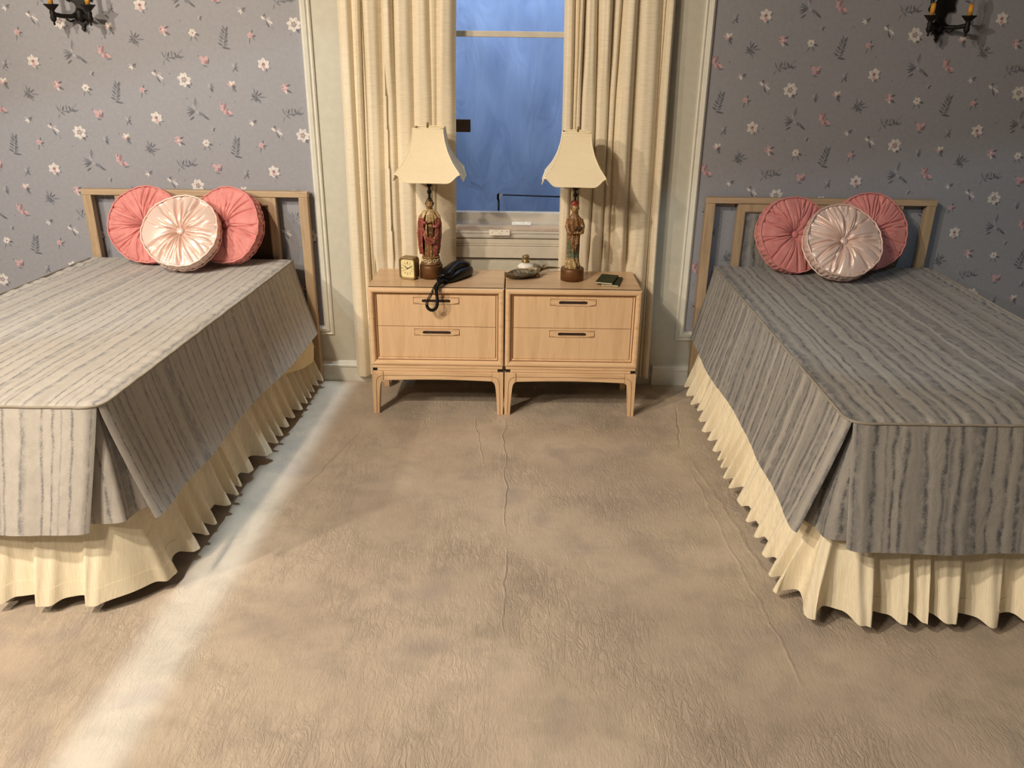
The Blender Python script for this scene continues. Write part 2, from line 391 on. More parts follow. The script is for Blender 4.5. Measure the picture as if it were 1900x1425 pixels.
# printed motifs of the wallpaper (flat print on its surface)
WHT, PNK, PKD, GRY, DRK, SLT, LIL = lin(222, 214, 208), lin(204, 168, 170), lin(160, 116, 124), lin(150, 146, 150), lin(98, 98, 106), lin(118, 122, 130), lin(178, 174, 182)
TAN = lin(186, 168, 150)
LAY = [0]
def leaf(mb, ox, oz, cx, cz, ang, L, W, col, flip=1):
    LAY[0] += 1
    y = -0.0021 - 0.00005 * LAY[0]
    ca, sa = math.cos(ang), math.sin(ang); pts = []
    for t, wd in ((0, 0), (0.2, .38), (.45, .5), (.75, .36), (1, 0), (.75, -.36), (.45, -.5), (.2, -.38)):
        a, b = t * L, wd * W; pts.append((ox + cx + a * ca - b * sa, y, oz + cz + a * sa + b * ca))
    mb.add(pts, [tuple(range(8))], col)
D = math.radians
def motif(mb, kind, x, z, r):
    LAY[0] = 0
    L = lambda cx, cz, a, l, w_, c: leaf(mb, x, z, cx / 1000, cz / 1000, D(a), l / 1000, w_ / 1000, c)
    def rosette(n, rad, wd, c, c2, a0=0, rc=8):
        for k in range(n): L(0, 0, a0 + 360 * k / n + r.uniform(-8, 8), rad, wd, c)
        for k in range(4): L(-rc / 2 * math.cos(k * PI / 2), -rc / 2 * math.sin(k * PI / 2), k * 90, rc, rc * .8, c2)
    if kind == 'W':
        for a in (-60, -20, 200): L(8, -10, a, 30, 12, DRK)
        rosette(7, 33, 22, WHT, TAN, 15, 20); rosette(5, 14, 10, GRY, PNK, 0, 12)
    elif kind == 'W2':
        for a in (-70, 30, -20, 160): L(4, -6, a, 32, 10, SLT)
        rosette(6, 29, 21, WHT, PKD, 30, 16); L(0, -4, -80, 22, 14, PNK)
    elif kind == 'swirl':
        for a, l, w_, c in ((150, 26, 14, WHT), (20, 24, 14, LIL), (-30, 34, 12, WHT), (-70, 36, 10, DRK), (100, 20, 10, GRY), (-50, 44, 8, LIL)): L(-8, 8, a, l, w_, c)
        L(14, -14, -80, 24, 10, GRY); L(-18, 18, 60, 16, 8, DRK)
    elif kind == 'bud':
        for a, l, c in ((60, 26, SLT), (120, 20, LIL), (-30, 18, DRK), (-60, 22, DRK), (20, 20, SLT)): L(0, -6, a, l, 8, c)
    elif kind == 'side':
        for a, l, w_, c in ((160, 26, 12, PNK), (120, 24, 14, WHT), (60, 24, 14, WHT), (30, 20, 12, TAN), (200, 18, 8, PNK), (-60, 34, 8, DRK), (-20, 18, 12, DRK), (-85, 30, 3, SLT)): L(0, 2, a, l, w_, c)
    elif kind == 'star':
        for k in range(11): L(5 * math.cos(k), 5 * math.sin(k), k * 33 + r.uniform(-8, 8), 28 + 12 * (k % 3 == 0), 7, DRK if k % 3 else SLT)
    elif kind == 'pinkA':
        rosette(7, 20, 13, PNK, WHT, 0, 10); L(6, -8, -30, 28, 9, DRK); L(6, 6, 20, 22, 8, DRK); L(0, -12, -60, 18, 8, WHT); L(-6, 4, 200, 8, 6, PKD)
    elif kind == 'pale':
        rosette(6, 19, 15, WHT, PKD, 0, 8); L(4, -8, -60, 30, 6, SLT); L(-4, -8, -110, 28, 4, SLT); L(10, -2, -20, 22, 9, DRK)
    elif kind == 'leaf':
        for k in range(6): L(-4 + 3 * k, -34 + 12 * k, 150 - 8 * k, 26, 8, SLT if k % 2 else DRK); L(-2 + 3 * k, -36 + 12 * k, 30 + 6 * k, 24, 8, DRK if k % 2 else SLT)
        L(-10, -40, -10, 40, 9, DRK); L(0, -36, 75, 84, 2, SLT)
    elif kind == 'rose':
        rosette(6, 14, 13, PNK, lin(214, 150, 156), 0, 9); L(6, 0, -60, 26, 5, SLT); L(-2, -6, -100, 30, 3, DRK); L(8, -4, 10, 18, 7, DRK); L(6, 8, 70, 16, 5, DRK)
    elif kind == 'iris':
        L(0, 8, 85, 52, 12, SLT); L(0, 8, 70, 34, 8, GRY); L(0, 6, 120, 26, 8, LIL)
        for a in (170, 195, 215, 150): L(-4, -2, a, 42, 8, DRK if a % 2 else SLT)
        L(-10, -26, 215, 28, 8, DRK); L(4, -8, -20, 40, 15, SLT); L(30, -20, -35, 34, 10, DRK); L(0, 0, -50, 20, 8, LIL)
    elif kind == 'bfA':
        for a, l, w_, c in ((110, 38, 18, PNK), (70, 36, 12, PKD), (150, 20, 16, PNK), (-20, 42, 18, PNK), (-40, 34, 12, PKD), (-70, 20, 14, PNK)): L(-8, 2, a, l, w_, c)
        L(-16, 34, -80, 10, 5, DRK); L(8, -24, 10, 28, 4, DRK); L(4, 0, 40, 12, 4, DRK)
    elif kind == 'bfB':
        for a, l, w_, c in ((140, 30, 18, PNK), (50, 28, 18, PNK), (215, 20, 16, PNK), (-35, 22, 16, PKD)): L(0, 2, a, l, w_, c)
        L(16, -10, 80, 24, 6, DRK); L(-10, -18, -10, 22, 5, DRK); L(-22, 18, 120, 10, 4, DRK); L(0, -6, 90, 14, 4, TAN)
    elif kind == 'tinyleaf':
        for a, l, c in ((150, 22, LIL), (30, 22, DRK), (200, 20, WHT), (-10, 18, SLT), (-110, 18, WHT)): L(0, 0, a, l, 9, c)
    elif kind == 'sprig':
        for k in range(8): L(-30 + 10 * k, -4 + 6 * math.sin(k * .5), (60 if k % 2 else -40) + 10 * k, 26, 8, DRK if k % 3 else SLT)
        L(-34, -4, 110, 30, 6, SLT); L(-34, -4, 70, 34, 5, GRY); L(-36, -12, -110, 24, 3, SLT); L(20, 8, 40, 40, 8, GRY); L(-34, -6, 8, 84, 4, SLT)
    elif kind == 'leafS':
        for a, l, c in ((120, 22, LIL), (60, 28, SLT), (-50, 22, DRK), (-120, 24, SLT), (10, 14, DRK)): L(0, 0, a, l, 7, c)
    elif kind == 'dot':
        for a, c in ((20, DRK), (200, LIL), (110, LIL), (-60, DRK)): L(0, 0, a, 13, 7, c)
MOT = {'W': (0, 0), 'swirl': (-0.112, 0.01), 'bud': (0.113, -0.028), 'side': (0.213, -0.024), 'star': (0.318, -0.069), 'pinkA': (0.449, -0.028),
       'pale': (0.064, -0.273), 'leaf': (0.196, -0.289), 'rose': (0.317, -0.279), 'iris': (0.035, -0.131), 'bfA': (0.171, -0.13), 'tinyleaf': (0.29, -0.179),
       'sprig': (-0.04, -0.373), 'bfB': (0.102, -0.388), 'leafS': (0.233, -0.413), 'W2': (0.363, -0.397), 'dot': (0.103, -0.211)}
for key, (px, pz) in (('a', (-1.361, 1.442)), ('b', (1.357, 1.434))):
    x0, x1, z0, z1 = PAN[key]; x0 += 0.03; x1 -= 0.03; z0 += 0.03; z1 -= 0.03
    wp = MB().box(x0, x1, -0.0018, 0.0005, z0, z1).build('wallpaper', M['wallpaper'], wall)
    pm = MB(); r = random.Random(3)
    for i in range(-8, 9):
        for j in range(-10, 11):
            bx, bz = px + 0.5125 * i, pz + 0.466 * j + (0.233 if i % 2 else 0)
            for kd, (dx, dz) in MOT.items():
                X, Z = bx + dx, bz + dz
                if x0 + 0.02 < X < x1 - 0.02 and z0 + 0.02 < Z < z1 - 0.02: motif(pm, kd, X, Z, r)
            for q in range(9):
                X, Z = bx + r.uniform(0, .51), bz + r.uniform(-.4, .06)
                if x0 + 0.02 < X < x1 - 0.02 and z0 + 0.02 < Z < z1 - 0.02: leaf(pm, X, Z, 0, 0, r.uniform(0, 6), 0.006, 0.004, GRY if q % 2 else DRK)
    fp = pm.build('floral_print', M['print'], wp); tag(fp, kind='stuff')

# baseboards
BB = [(0.0, 0.0), (-0.016, 0.0), (-0.016, 0.078), (-0.022, 0.080), (-0.022, 0.088), (-0.016, 0.094), (-0.012, 0.104), (0.0, 0.108)]
for nm, x0, x1 in (('baseboard_left', -4.0, WX0 - 0.1), ('baseboard_right', 0.842, 4.0)):
    n = len(BB); vs = [(x, y, z) for x in (x0, x1) for y, z in BB]
    o = MB().add(vs, [(k, k + n, (k + 1) % n + n, (k + 1) % n) for k in range(n)] + [tuple(range(n)), tuple(range(2 * n - 1, n - 1, -1))]).build(nm, M['trim']); tag(o, kind='structure')

# window
win = link(bpy.data.objects.new('window_1', None)); win.location = (0.1, 0, 0.8); tag(win, kind='structure')
WO = (0.1, 0, 0.8)
MB().box(-0.40, WX0 + 0.02, -0.012, 0.03, 0.66, 2.42).build('casing', M['sill'], win, bevel=0.003, org=WO)
MB().box(WX1 - 0.02, 0.60, -0.012, 0.03, 0.66, 2.42).build('casing', M['sill'], win, bevel=0.003, org=WO)
MB().box(-0.40, 0.60, -0.012, 0.03, WZ1 - 0.01, 2.42).build('casing', M['sill'], win, bevel=0.003, org=WO)
MB().box(WX0, WX1, 0.045, 0.075, 1.636, 1.661).build('sash_rail', M['sill'], win, bevel=0.003, org=WO)
MB().box(WX0, WX1, 0.040, 0.080, 0.80, 0.862).build('sash_rail', M['sill'], win, bevel=0.003, org=WO)
MB().box(WX0, WX0 + 0.05, 0.045, 0.075, 0.80, 2.36).build('sash_stile', M['sill'], win, bevel=0.003, org=WO)
MB().box(WX1 - 0.05, WX1, 0.045, 0.075, 0.80, 2.36).build('sash_stile', M['sill'], win, bevel=0.003, org=WO)
MB().box(-0.36, 0.56, -0.022, 0.085, 0.786, 0.805).build('window_sill', M['hb_x'], win, bevel=0.004, org=WO)
MB().box(-0.37, 0.57, -0.026, 0.0, 0.774, 0.7855).build('stool_nosing', M['sill'], win, bevel=0.004, org=WO)
MB().box(-0.37, 0.57, -0.018, 0.0, 0.7495, 0.773).build('apron', M['sill'], win, bevel=0.003, org=WO)
MB().box(-0.37, 0.57, -0.016, 0.0, 0.7225, 0.7455).build('apron', M['sill'], win, bevel=0.002, org=WO)
MB().box(-0.37, 0.57, -0.020, 0.0, 0.7125, 0.722).build('apron_bead', M['sill'], win, bevel=0.003, org=WO)
MB().box(-0.37, 0.57, -0.021, 0.0, 0.654, 0.7115).build('apron', M['sill'], win, bevel=0.003, org=WO)
for z_ in (0.6475, 0.745): MB().box(-0.37, 0.57, -0.006, 0.0, z_, z_ + (0.006 if z_ < .7 else .0045)).build('shadow_gap', M['black'], win, org=WO)

# plastic film over the sill, and two paper labels in it
def film(a, b):
    x = lerp(-0.150, 0.345, a); s_ = b * 0.19
    path = [(0.036, 0.868), (0.030, 0.815), (-0.020, 0.811), (-0.033, 0.786), (-0.030, 0.757)]
    t = b * 4; k = min(3, int(t)); f = t - k
    y = lerp(path[k][0], path[k + 1][0], f); z = lerp(path[k][1], path[k + 1][1], f)
    wv = vn2(x * 22, b * 5, 3) * 0.0025 + vn(x * 60 + b * 9, 5) * 0.001
    return (x, y - 0.004 - abs(wv), z + 0.003 + abs(wv) * 0.8 + (vn(x * 14, 9) * 0.003 if b > .95 else 0))
o = MB().grid(film, 120, 20).build('plastic_film', M['film'], None, True, org=(0.1, 0, 0.81)); tag(o, 'clear crinkled plastic film wrapped over the window sill', 'plastic film')
def tagcard(x0, x1, y, z, tilt, name):
    o = thing(name[0], name[1], 'label', ((x0 + x1) / 2, y, z), (tilt, 0, 0.03))
    hw = (x1 - x0) / 2
    MB().box(-hw, hw, -0.013, 0.013, 0, 0.0012).build('card', M['white'], o)
    mk = MB(); rr = random.Random(5)
    for k in range(9 if 'small' in name[1] else 5):
        a = lerp(-hw * .8, hw * .8, rr.random()); b = rr.uniform(-0.008, 0.008); l = rr.uniform(.002, .006)
        mk.box(a, a + l, b, b + 0.002, 0.0012, 0.0015)
    tag(mk.build('writing', M['slot'], o), kind='stuff')
tagcard(0.116, 0.206, -0.006, 0.8195, 0.35, ('paper_label', 'white paper label lying on the film covered window sill'))
tagcard(0.008, 0.106, -0.0415, 0.782, 1.35, ('paper_label', 'small grey printed label on the front edge of the window sill'))

# blue cloth backdrop outside, pipe stand, board ends
def bd(a, b):
    x = lerp(-1.5, 1.7, a); z = lerp(0.02, 3.0, b)
    return (x, 1.22 + 0.012 * math.sin(x * 21 + vn(z * 1.2, 1) * 1.2) + 0.018 * vn2(x * 4 + z * 2.5, z * 2, 4), z)
o = MB().grid(bd, 150, 60).build('backdrop_cloth', M['backdrop'], None, True, org=(0.1, 1.22, 0)); tag(o, 'tall blue cloth backdrop hanging outside the window', 'backdrop')
ps = thing('pipe_stand', 'black metal pipe stand in front of the blue backdrop', 'stand', (0.035, 0.9, 0))
MB().tube([(0, 0, 0.0), (0, 0, 0.81)], 0.006, 12).build('upright', M['gloss_black'], ps, True)
MB().tube([(0.0, -0.004, 0.795), (0.012, -0.004, 0.802), (0.02, -0.004, 0.806), (0.75, -0.004, 0.790)], 0.004, 10).build('crossbar', M['gloss_black'], ps, True)
MB().tube([(0.75, -0.004, 0.0), (0.75, -0.004, 0.79)], 0.006, 12).build('upright', M['gloss_black'], ps, True)
MB().lathe([(0.008, 0.775), (0.011, 0.78), (0.011, 0.806), (0.006, 0.814)], 12).build('clamp', M['gloss_black'], ps, True)
MB().add([(0.004, -0.012, 0.812), (0.026, -0.012, 0.812), (0.012, -0.012, 0.792), (0.006, -0.012, 0.768), (0.002, -0.012, 0.79)], [(0, 1, 2, 3, 4)]).build('tape', M['white'], ps, solid=0.001)
for nm, x0, x1, z0, z1, lb in (('board', -0.28, -0.095, 1.207, 1.266, 'brown board end sticking out beside the window opening halfway up'),
                           ('board', -0.30, -0.095, 0.800, 0.815, 'thin brown board end just above the window sill')):
    t = thing(nm, lb, 'board', (-0.2, 0.3, z0))
    MB().box(x0 + 0.2, x1 + 0.2, -0.01, 0.012, 0, z1 - z0).build('plank', M['card'], t, bevel=0.001)
    MB().box(x0 + 0.2, x0 + 0.225, -0.012, 0.012, (-z0 + 0.001) if z0 < 1 else -0.38, -0.001).build('upright', M['card'], t)

# ================================================================ curtains
def curtain(name, folds, label, zb, hide, seed, lean, flip=1):
    """folds: list of (x_start, x_end, depth) read across the cloth at mid height"""
    org = ((folds[0][0] + folds[-1][1]) / 2, -0.05, 0)
    xs = []; per = 20
    for k, (a, b, d) in enumerate(folds):
        for i in range(per): xs.append((k, i / per, a, b, d))
    xs.append((len(folds) - 1, 1.0, *folds[-1]))
    n = len(xs) - 1; nz = 90; zt = 2.62
    def f(u, v):
        k, t, a, b, d = xs[min(n, int(round(u * n)))]
        z = lerp(zb + 0.004 * math.sin(k * 2.1), zt, v)
        xb = lambda kk, x0: x0 + (0.013 * vn2(kk * 1.31, z * 0.9, seed + 2) if 0 < kk < len(folds) else 0.0)
        a, b = xb(k, a), xb(k + 1, b)
        if b < a + 0.006: b = a + 0.006
        dd = d * (1 + 0.45 * vn2(k * 1.7, z * 0.9, seed)) * lerp(1.0, 0.85, ss(1.2, 2.4, z))
        e = 0.55 + 0.5 * abs(vn(k * 2.3, seed)); skew = t ** (1 + 0.2 * vn(k * 1.9, seed + 4))
        prof = math.sin(PI * min(1, skew)) ** (e + 0.25) * (1 + 0.12 * math.sin(3 * PI * t))
        x = lerp(a, b, t) + 0.004 * vn2(k * 0.8 + t * .8, z * 1.5, seed + 2) + lean(z)
        y = -0.030 - dd * prof
        if x > -0.45 and x < 0.60:
            yl = -0.022 - 0.030 * math.tanh((dd * prof) / 0.030); y = lerp(yl, y, ss(1.36, 1.60, z))
        # tiny drag wrinkles
        y += 0.0008 * vn2(x * 20, z * 5, seed + 5)
        if hide[0] < x < hide[1]:
            lim = -0.055; kx = ss(0.72, 0.60, z) if z < 0.72 else 0
            yc = -0.026 + (y + 0.026) * 0.4
            y = lerp(y, max(yc, lim), kx)
        return (x, y, z)
    root = thing(name, label, 'curtain', org)
    MB().grid(f, n, nz).build('curtain_panel', M['curtain'], root, True, org=org, solid=0.0015)
    # rod pocket / hem strip
    def hem(u, v):
        x, y, z = f(u, 0.0); return (x, y - 0.0016, lerp(z - 0.001, z + 0.035, v))
    MB().grid(hem, n, 2).build('hem', M['curtain'], root, True, org=org, solid=0.001)
    return root
LF = [(-0.655, -0.592, 0.040), (-0.592, -0.574, 0.010), (-0.574, -0.556, 0.045), (-0.556, -0.540, 0.015), (-0.540, -0.470, 0.050), (-0.470, -0.405, 0.048),
      (-0.405, -0.330, 0.050), (-0.330, -0.262, 0.040), (-0.262, -0.235, 0.018), (-0.235, -0.143, 0.034)]
curtain('curtain', LF, 'cream silk curtain hanging behind the nightstand with the black telephone', 0.045, (-0.54, 0.8), 1, lambda z: 0.010 * (z - 1.1))
RF = [(0.340, 0.382, 0.036), (0.382, 0.404, 0.016), (0.404, 0.428, 0.05), (0.428, 0.480, 0.042), (0.480, 0.548, 0.050), (0.548, 0.588, 0.030), (0.588, 0.668, 0.050),
      (0.668, 0.762, 0.062), (0.762, 0.776, 0.010), (0.776, 0.812, 0.045)]
curtain('curtain', RF, 'cream silk curtain hanging behind the nightstand with the green booklets', 0.060, (-0.54, 0.715), 8, lambda z: -0.010 * (z - 1.1))
rod = thing('curtain_rod', 'plain rod carrying both cream curtains above the window', 'curtain rod', (0.1, -0.055, 2.64))
MB().tube([(-0.85, 0, 0), (0.85, 0, 0)], 0.012, 12).build('rod', M['brass'], rod, True)
for s_ in (-1, 1): MB().box(s_ * 0.83 - 0.01, s_ * 0.83 + 0.01, 0, 0.054, -0.02, 0.02).build('bracket', M['brass'], rod)

# ================================================================ nightstands
def nightstand(xc, label):
    w2 = 0.3025; root = thing('nightstand', label, 'nightstand', (xc, -0.24, 0), group='pair of blond wood nightstands')
    O = (0, -0.24, 0); B = lambda mb, nm, mt, **k: mb.build(nm, M[mt], root, org=O, **k)
    body = MB(); body.box(-w2, w2, -0.385, -0.065, 0.241, 0.590)
    B(body, 'carcass', 'wood_x', bevel=0.002)
    B(MB().box(-w2, w2, -0.3975, -0.065, 0.590, 0.607), 'top', 'wood_top', bevel=0.003)
    fr = MB(); frame_sweep(fr, -w2, w2, 0.241, 0.607, [(0.0, -0.384), (0.0, -0.402), (0.004, -0.409), (0.012, -0.411), (0.019, -0.409), (0.025, -0.4), (0.027, -0.386)])
    B(fr, 'face_frame', 'wood_x')
    fr = MB(); frame_sweep(fr, -w2 + 0.0262, w2 - 0.0262, 0.2672, 0.5808, [(0.0, -0.3855), (0.0, -0.3985), (0.003, -0.3985), (0.0085, -0.389), (0.0085, -0.3855)])
    B(fr, 'inner_bead', 'wood_z')
    fr = MB(); frame_sweep(fr, -w2 + 0.0258, w2 - 0.0258, 0.2668, 0.5812, [(0.0, -0.3990), (0.0030, -0.3992)])
    B(fr, 'glaze_shade_line', 'antique')  # brown glaze, widened to paint the shadow inside the face frame
    fr = MB(); frame_sweep(fr, -w2 + 0.0345, w2 - 0.0345, 0.2755, 0.5725, [(-0.0020, -0.3880), (0.0030, -0.3878)])
    B(fr, 'glaze_shade_line', 'antique')  # second glaze line, also widened as painted shade in the recess
    for z0, z1 in ((0.277, 0.4240), (0.4265, 0.572)):
        dr = B(MB().box(-w2 + 0.0375, w2 - 0.0375, -0.393, -0.3852, z0, z1), 'drawer', 'wood_face', bevel=0.0012)
        # handle plate with a stadium slot
        hz = z1 - 0.025; hw, hh = 0.101, 0.0145; sw, sh = 0.064, 0.0068
        N = 48; out = []; inn = []
        for k in range(N):
            a = 2 * PI * (k + .5) / N; ca, sa = math.cos(a), math.sin(a)
            s1 = 1 / max(abs(ca) / hw, abs(sa) / hh); out.append((ca * s1, sa * s1))
            q = (1 if ca > 0 else -1) * (sw - sh)
            t = ca * sw * 1.4; t = max(-(sw - sh), min(sw - sh, t))
            inn.append((t + (ca * sh if abs(t) >= (sw - sh) - 1e-9 else 0), (sa / max(abs(sa), 1e-6)) * sh if abs(t) < (sw - sh) - 1e-9 else sa * sh))
        mb = MB(); yf, yb = -0.3975, -0.393
        vs = [(x, yb, hz + z) for x, z in out] + [(x * .995, yf, hz + z * .96) for x, z in out] + [(x, yf, hz + z) for x, z in inn] + [(x, -0.3935, hz + z) for x, z in inn]
        fs = [(a * N + k, a * N + (k + 1) % N, (a + 1) * N + (k + 1) % N, (a + 1) * N + k) for a in range(3) for k in range(N)]
        mb.add(vs, fs); h = mb.build('handle', M['wood_x'], dr, org=O)
        h.matrix_parent_inverse = Matrix.Identity(4)
        h2 = MB().box(-sw, sw, -0.3938, -0.3932, hz - sh, hz + sh).build('slot', M['slot'], dr, org=O)
        h3 = frame_sweep(MB(), -hw - 0.0016, hw + 0.0016, hz - hh - 0.0016, hz + hh + 0.0016, [(0, -0.3933), (0.0022, -0.3934)]).build('glaze_shade_line', M['antique'], dr, org=O)  # brown antiquing that also paints a shadow line round the handle plate
        h4 = MB().box(-hw + 0.003, hw - 0.003, -0.39762, -0.3974, hz + 0.0098, hz + 0.0104).build('glaze_shade_line', M['antique'], dr, org=O)
    B(MB().box(-w2 + 0.026, w2 - 0.026, -0.404, -0.07, 0.2125, 0.2262), 'plinth', 'wood_x', bevel=0.002)
    B(MB().box(-w2 + 0.004, w2 - 0.004, -0.406, -0.068, 0.2270, 0.2405), 'plinth', 'wood_x', bevel=0.003)
    B(MB().box(-w2 + 0.004, w2 - 0.004, -0.398, -0.075, 0.2125, 0.2268), 'plinth_core', 'black')
    # aprons
    ap = [(-w2 + 0.052, 0.2115), (w2 - 0.052, 0.2115)] + [(lerp(w2 - 0.052, -w2 + 0.052, k / 14), 0.1675 + 0.006 * math.sin(PI * k / 14)) for k in range(15)]
    for y0, y1 in ((-0.409, -0.388), (-0.090, -0.070)): B(MB().prism(ap, y0, y1), 'apron', 'wood_x', bevel=0.0015)
    for s_ in (-1, 1): B(MB().box(min(s_ * (w2 - 0.003), s_ * (w2 - 0.022)), max(s_ * (w2 - 0.003), s_ * (w2 - 0.022)), -0.365, -0.115, 0.1695, 0.2115), 'apron', 'wood_z', bevel=0.0015)
    # legs
    prof = [(0.0, 0.0), (0.0265, 0.0), (0.0285, 0.04), (0.0315, 0.09), (0.0350, 0.13), (0.0385, 0.15), (0.0435, 0.1605), (0.0505, 0.1655), (0.0525, 0.167), (0.0525, 0.2115), (0.0, 0.2115)]
    for sx in (-1, 1):
        for y0, y1 in ((-0.411, -0.366), (-0.112, -0.068)):
            pl = [(sx * (w2 - x), z) for x, z in prof]
            mb = MB(); mb.prism(pl, y0, y1)
            # taper in depth towards the foot
            mb.v = [(x, (lerp(y0, y1, 0.62) if (y > (y0 + y1) / 2) == (y0 < -0.3) and z < 0.01 else y), z) for x, y, z in mb.v]
            B(mb, 'leg', 'wood_z', bevel=0.002)
            if y0 < -0.3:
                ln = [(sx * (w2 - 0.014), y0 - 0.0002, 0.004), (sx * (w2 - 0.0165), y0 - 0.0002, 0.10), (sx * (w2 - 0.018), y0 - 0.0002, 0.150), (sx * (w2 - 0.021), y0 - 0.0002, 0.172), (sx * (w2 - 0.029), y0 - 0.0002, 0.184), (sx * (w2 - 0.042), y0 - 0.0002, 0.1905), (sx * (w2 - 0.056), -0.4092, 0.1915), (0, -0.4092, 0.193)]
                B(MB().tube(ln, 0.0009, 6), 'glaze_shade_line', 'antique')
    B(MB().box(-w2 + 0.051, -w2 + 0.0522, -0.4112, -0.40, 0.168, 0.2110), 'glaze_shade_line', 'antique')
    B(MB().box(w2 - 0.0522, w2 - 0.051, -0.4112, -0.40, 0.168, 0.2110), 'glaze_shade_line', 'antique')
    return root
XS = 0.0895
nightstand(XS - 0.3055, 'blond two-drawer nightstand under the alarm clock and black telephone')
nightstand(XS + 0.3055, 'blond two-drawer nightstand under the leaf dish and green booklets')

# ================================================================ beds
class Bed:
    pass
def round_uv(du, dv, r):
    """square corner -> round corner of radius r; du,dv = distance in from the two edges"""
    if du < r and dv < r:
        a, b = r - du, r - dv; m = max(a, b); n = math.hypot(a, b)
        if n > 1e-9: a, b = a * m / n, b * m / n
        return r - a, r - b
    return du, dv

def build_bed(q, inner_is_right, names):
    """q: plan corners at the piping: hi head-inner, fi foot-inner, ho head-outer, fo foot-outer (inner = aisle side)"""
    hi, fi, ho, fo = [Vector((*p, 0)) for p in (q['hi'], q['fi'], q['ho'], q['fo'])]
    W_, L_ = (fo - fi).length, (fi - hi).length
    ZT = 0.642
    def P(u, v):      # u 0..W from inner to outer, v 0..L from head to foot (metres)
        a, b = u / W_, v / L_
        return (hi * (1 - a) + ho * a) * (1 - b) + (fi * (1 - a) + fo * a) * b
    def Pr(u, v, r=0.05):
        dv = L_ - v; a, b = round_uv(u, dv, r)
        if W_ - u < r and dv < r: a, b = round_uv(W_ - u, dv, r); a = W_ - a
        return P(a, L_ - b)
    sd = q['seed']
    # ---- bed
    hb = q['hb']; bx0, bx1 = hb
    cxm = (bx0 + bx1) / 2
    root = thing('bed', names[0], 'bed', (cxm, -0.04, 0), group='twin beds'); O = (cxm, -0.04, 0)
    B = lambda mb, nm, mt, **k: mb.build(nm, M[mt], root, org=O, **k)
    for x0, x1 in ((bx0, bx0 + 0.042), (bx1 - 0.042, bx1)): B(MB().box(x0, x1, -0.060, -0.022, 0, 0.936), 'post', 'hb_z', bevel=0.003)
    B(MB().box(bx0 - 0.002, bx1 + 0.002, -0.062, -0.021, 0.936, 0.963), 'top_rail', 'hb_x', bevel=0.003)
    i0, i1 = bx0 + 0.150, bx1 - 0.150
    fr = MB(); frame_sweep(fr, i0, i1, 0.40, 0.934, [(0.0, -0.028), (0.0, -0.056), (0.001, -0.057), (0.034, -0.057), (0.041, -0.050), (0.043, -0.040), (0.043, -0.028)])
    B(fr, 'panel_frame', 'hb_z')
    def pan(a, b): return (lerp(i0 + 0.03, i1 - 0.03, a), -0.038, lerp(0.42, 0.91, b))
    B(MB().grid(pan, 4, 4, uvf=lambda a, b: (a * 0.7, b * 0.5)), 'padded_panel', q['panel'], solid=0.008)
    B(MB().box(bx0 + 0.042, bx1 - 0.042, -0.052, -0.026, 0.34, 0.399), 'lower_rail', 'hb_x', bevel=0.003)
    def slab(z0, z1, ins, nm, mt):
        p = [P(ins, 0.012), P(W_ - ins, 0.012), P(W_ - ins, L_ - ins), P(ins, L_ - ins)]
        vs = [(a.x, a.y, z) for z in (z0, z1) for a in p]
        B(MB().add(vs, [(0, 1, 2, 3), (7, 6, 5, 4)] + [(k, (k + 1) % 4, (k + 1) % 4 + 4, k + 4) for k in range(4)]), nm, mt, bevel=0.02, seg=3)
    slab(0.345, 0.625, 0.03, 'mattress', 'mattress'); slab(0.15, 0.343, 0.05, 'box_spring', 'mattress')
    for u, v in ((0.12, L_ - 0.14), (W_ - 0.12, L_ - 0.14), (0.12, 0.3), (W_ - 0.12, 0.3)):
        p = P(u, v); B(MB().lathe([(0.018, 0), (0.020, 0.01), (0.022, 0.149)], 14, (p.x, p.y, 0)), 'leg', 'iron', smooth=True)

    # ---- bedspread
    sp = thing('bedspread', names[1], 'bedspread', (cxm, -0.9, ZT), group='striped bedspreads'); O2 = (cxm, -0.9, ZT)
    A = lambda mb, nm, mt, **k: mb.build(nm, M[mt], sp, org=O2, **k)
    nu, nv = 90, 150
    def top(a, b):
        u, v = a * W_, b * L_; p = Pr(u, v)
        e = min(u, W_ - u, L_ - v)
        z = ZT - 0.004 + 0.007 * ss(0, 0.022, e)
        z += 0.0035 * vn2(u * 7 + v * 2, v * 3, sd) * ss(0, 0.1, e)
        # little gathers beside the piping
        gth = ss(0.13, 0.0, e) * 0.0055
        s_ = v if (u < 0.1 or W_ - u < 0.1) else u
        z += gth * vn(s_ * 46 + 0.4 * vn(s_ * 9, 3), sd + 2) * ss(0, .012, e)
        # soft creases across the foot half
        z += q['crease'] * 0.010 * max(0, vn2(v * 7 + u * 3.5, u * 2.0, sd + 7)) * ss(0.9, 1.4, v)
        return (p.x, p.y, z)
    A(MB().grid(top, nu, nv, uvf=lambda a, b: (a * W_, b * L_)), 'top_panel', q['mat'], smooth=True)
    # perimeter
    rc = 0.05
    def side_in(t): p = Pr(0, t * (L_ - 0.002)); return p
    def out_dir(u, v):
        c = P(u, v); 
        if u < 1e-6: d = P(0, v) - P(0.1, v)
        elif u > W_ - 1e-6: d = P(W_, v) - P(W_ - 0.1, v)
        else: d = P(u, L_) - P(u, L_ - 0.1)
        return d.normalized()
    pts = [Pr(0, L_ * k / 80) for k in range(80)] + [Pr(W_ * k / 50, L_) for k in range(51)] + [Pr(W_, L_ * (1 - k / 80)) for k in range(1, 81)]
    A(MB().tube([(p.x, p.y, ZT - 0.001 + 0.0012 * vn(k * .7, sd)) for k, p in enumerate(pts)], 0.0040, 8), 'piping', 'piping', smooth=True)
    # side drops
    ZH = 0.28
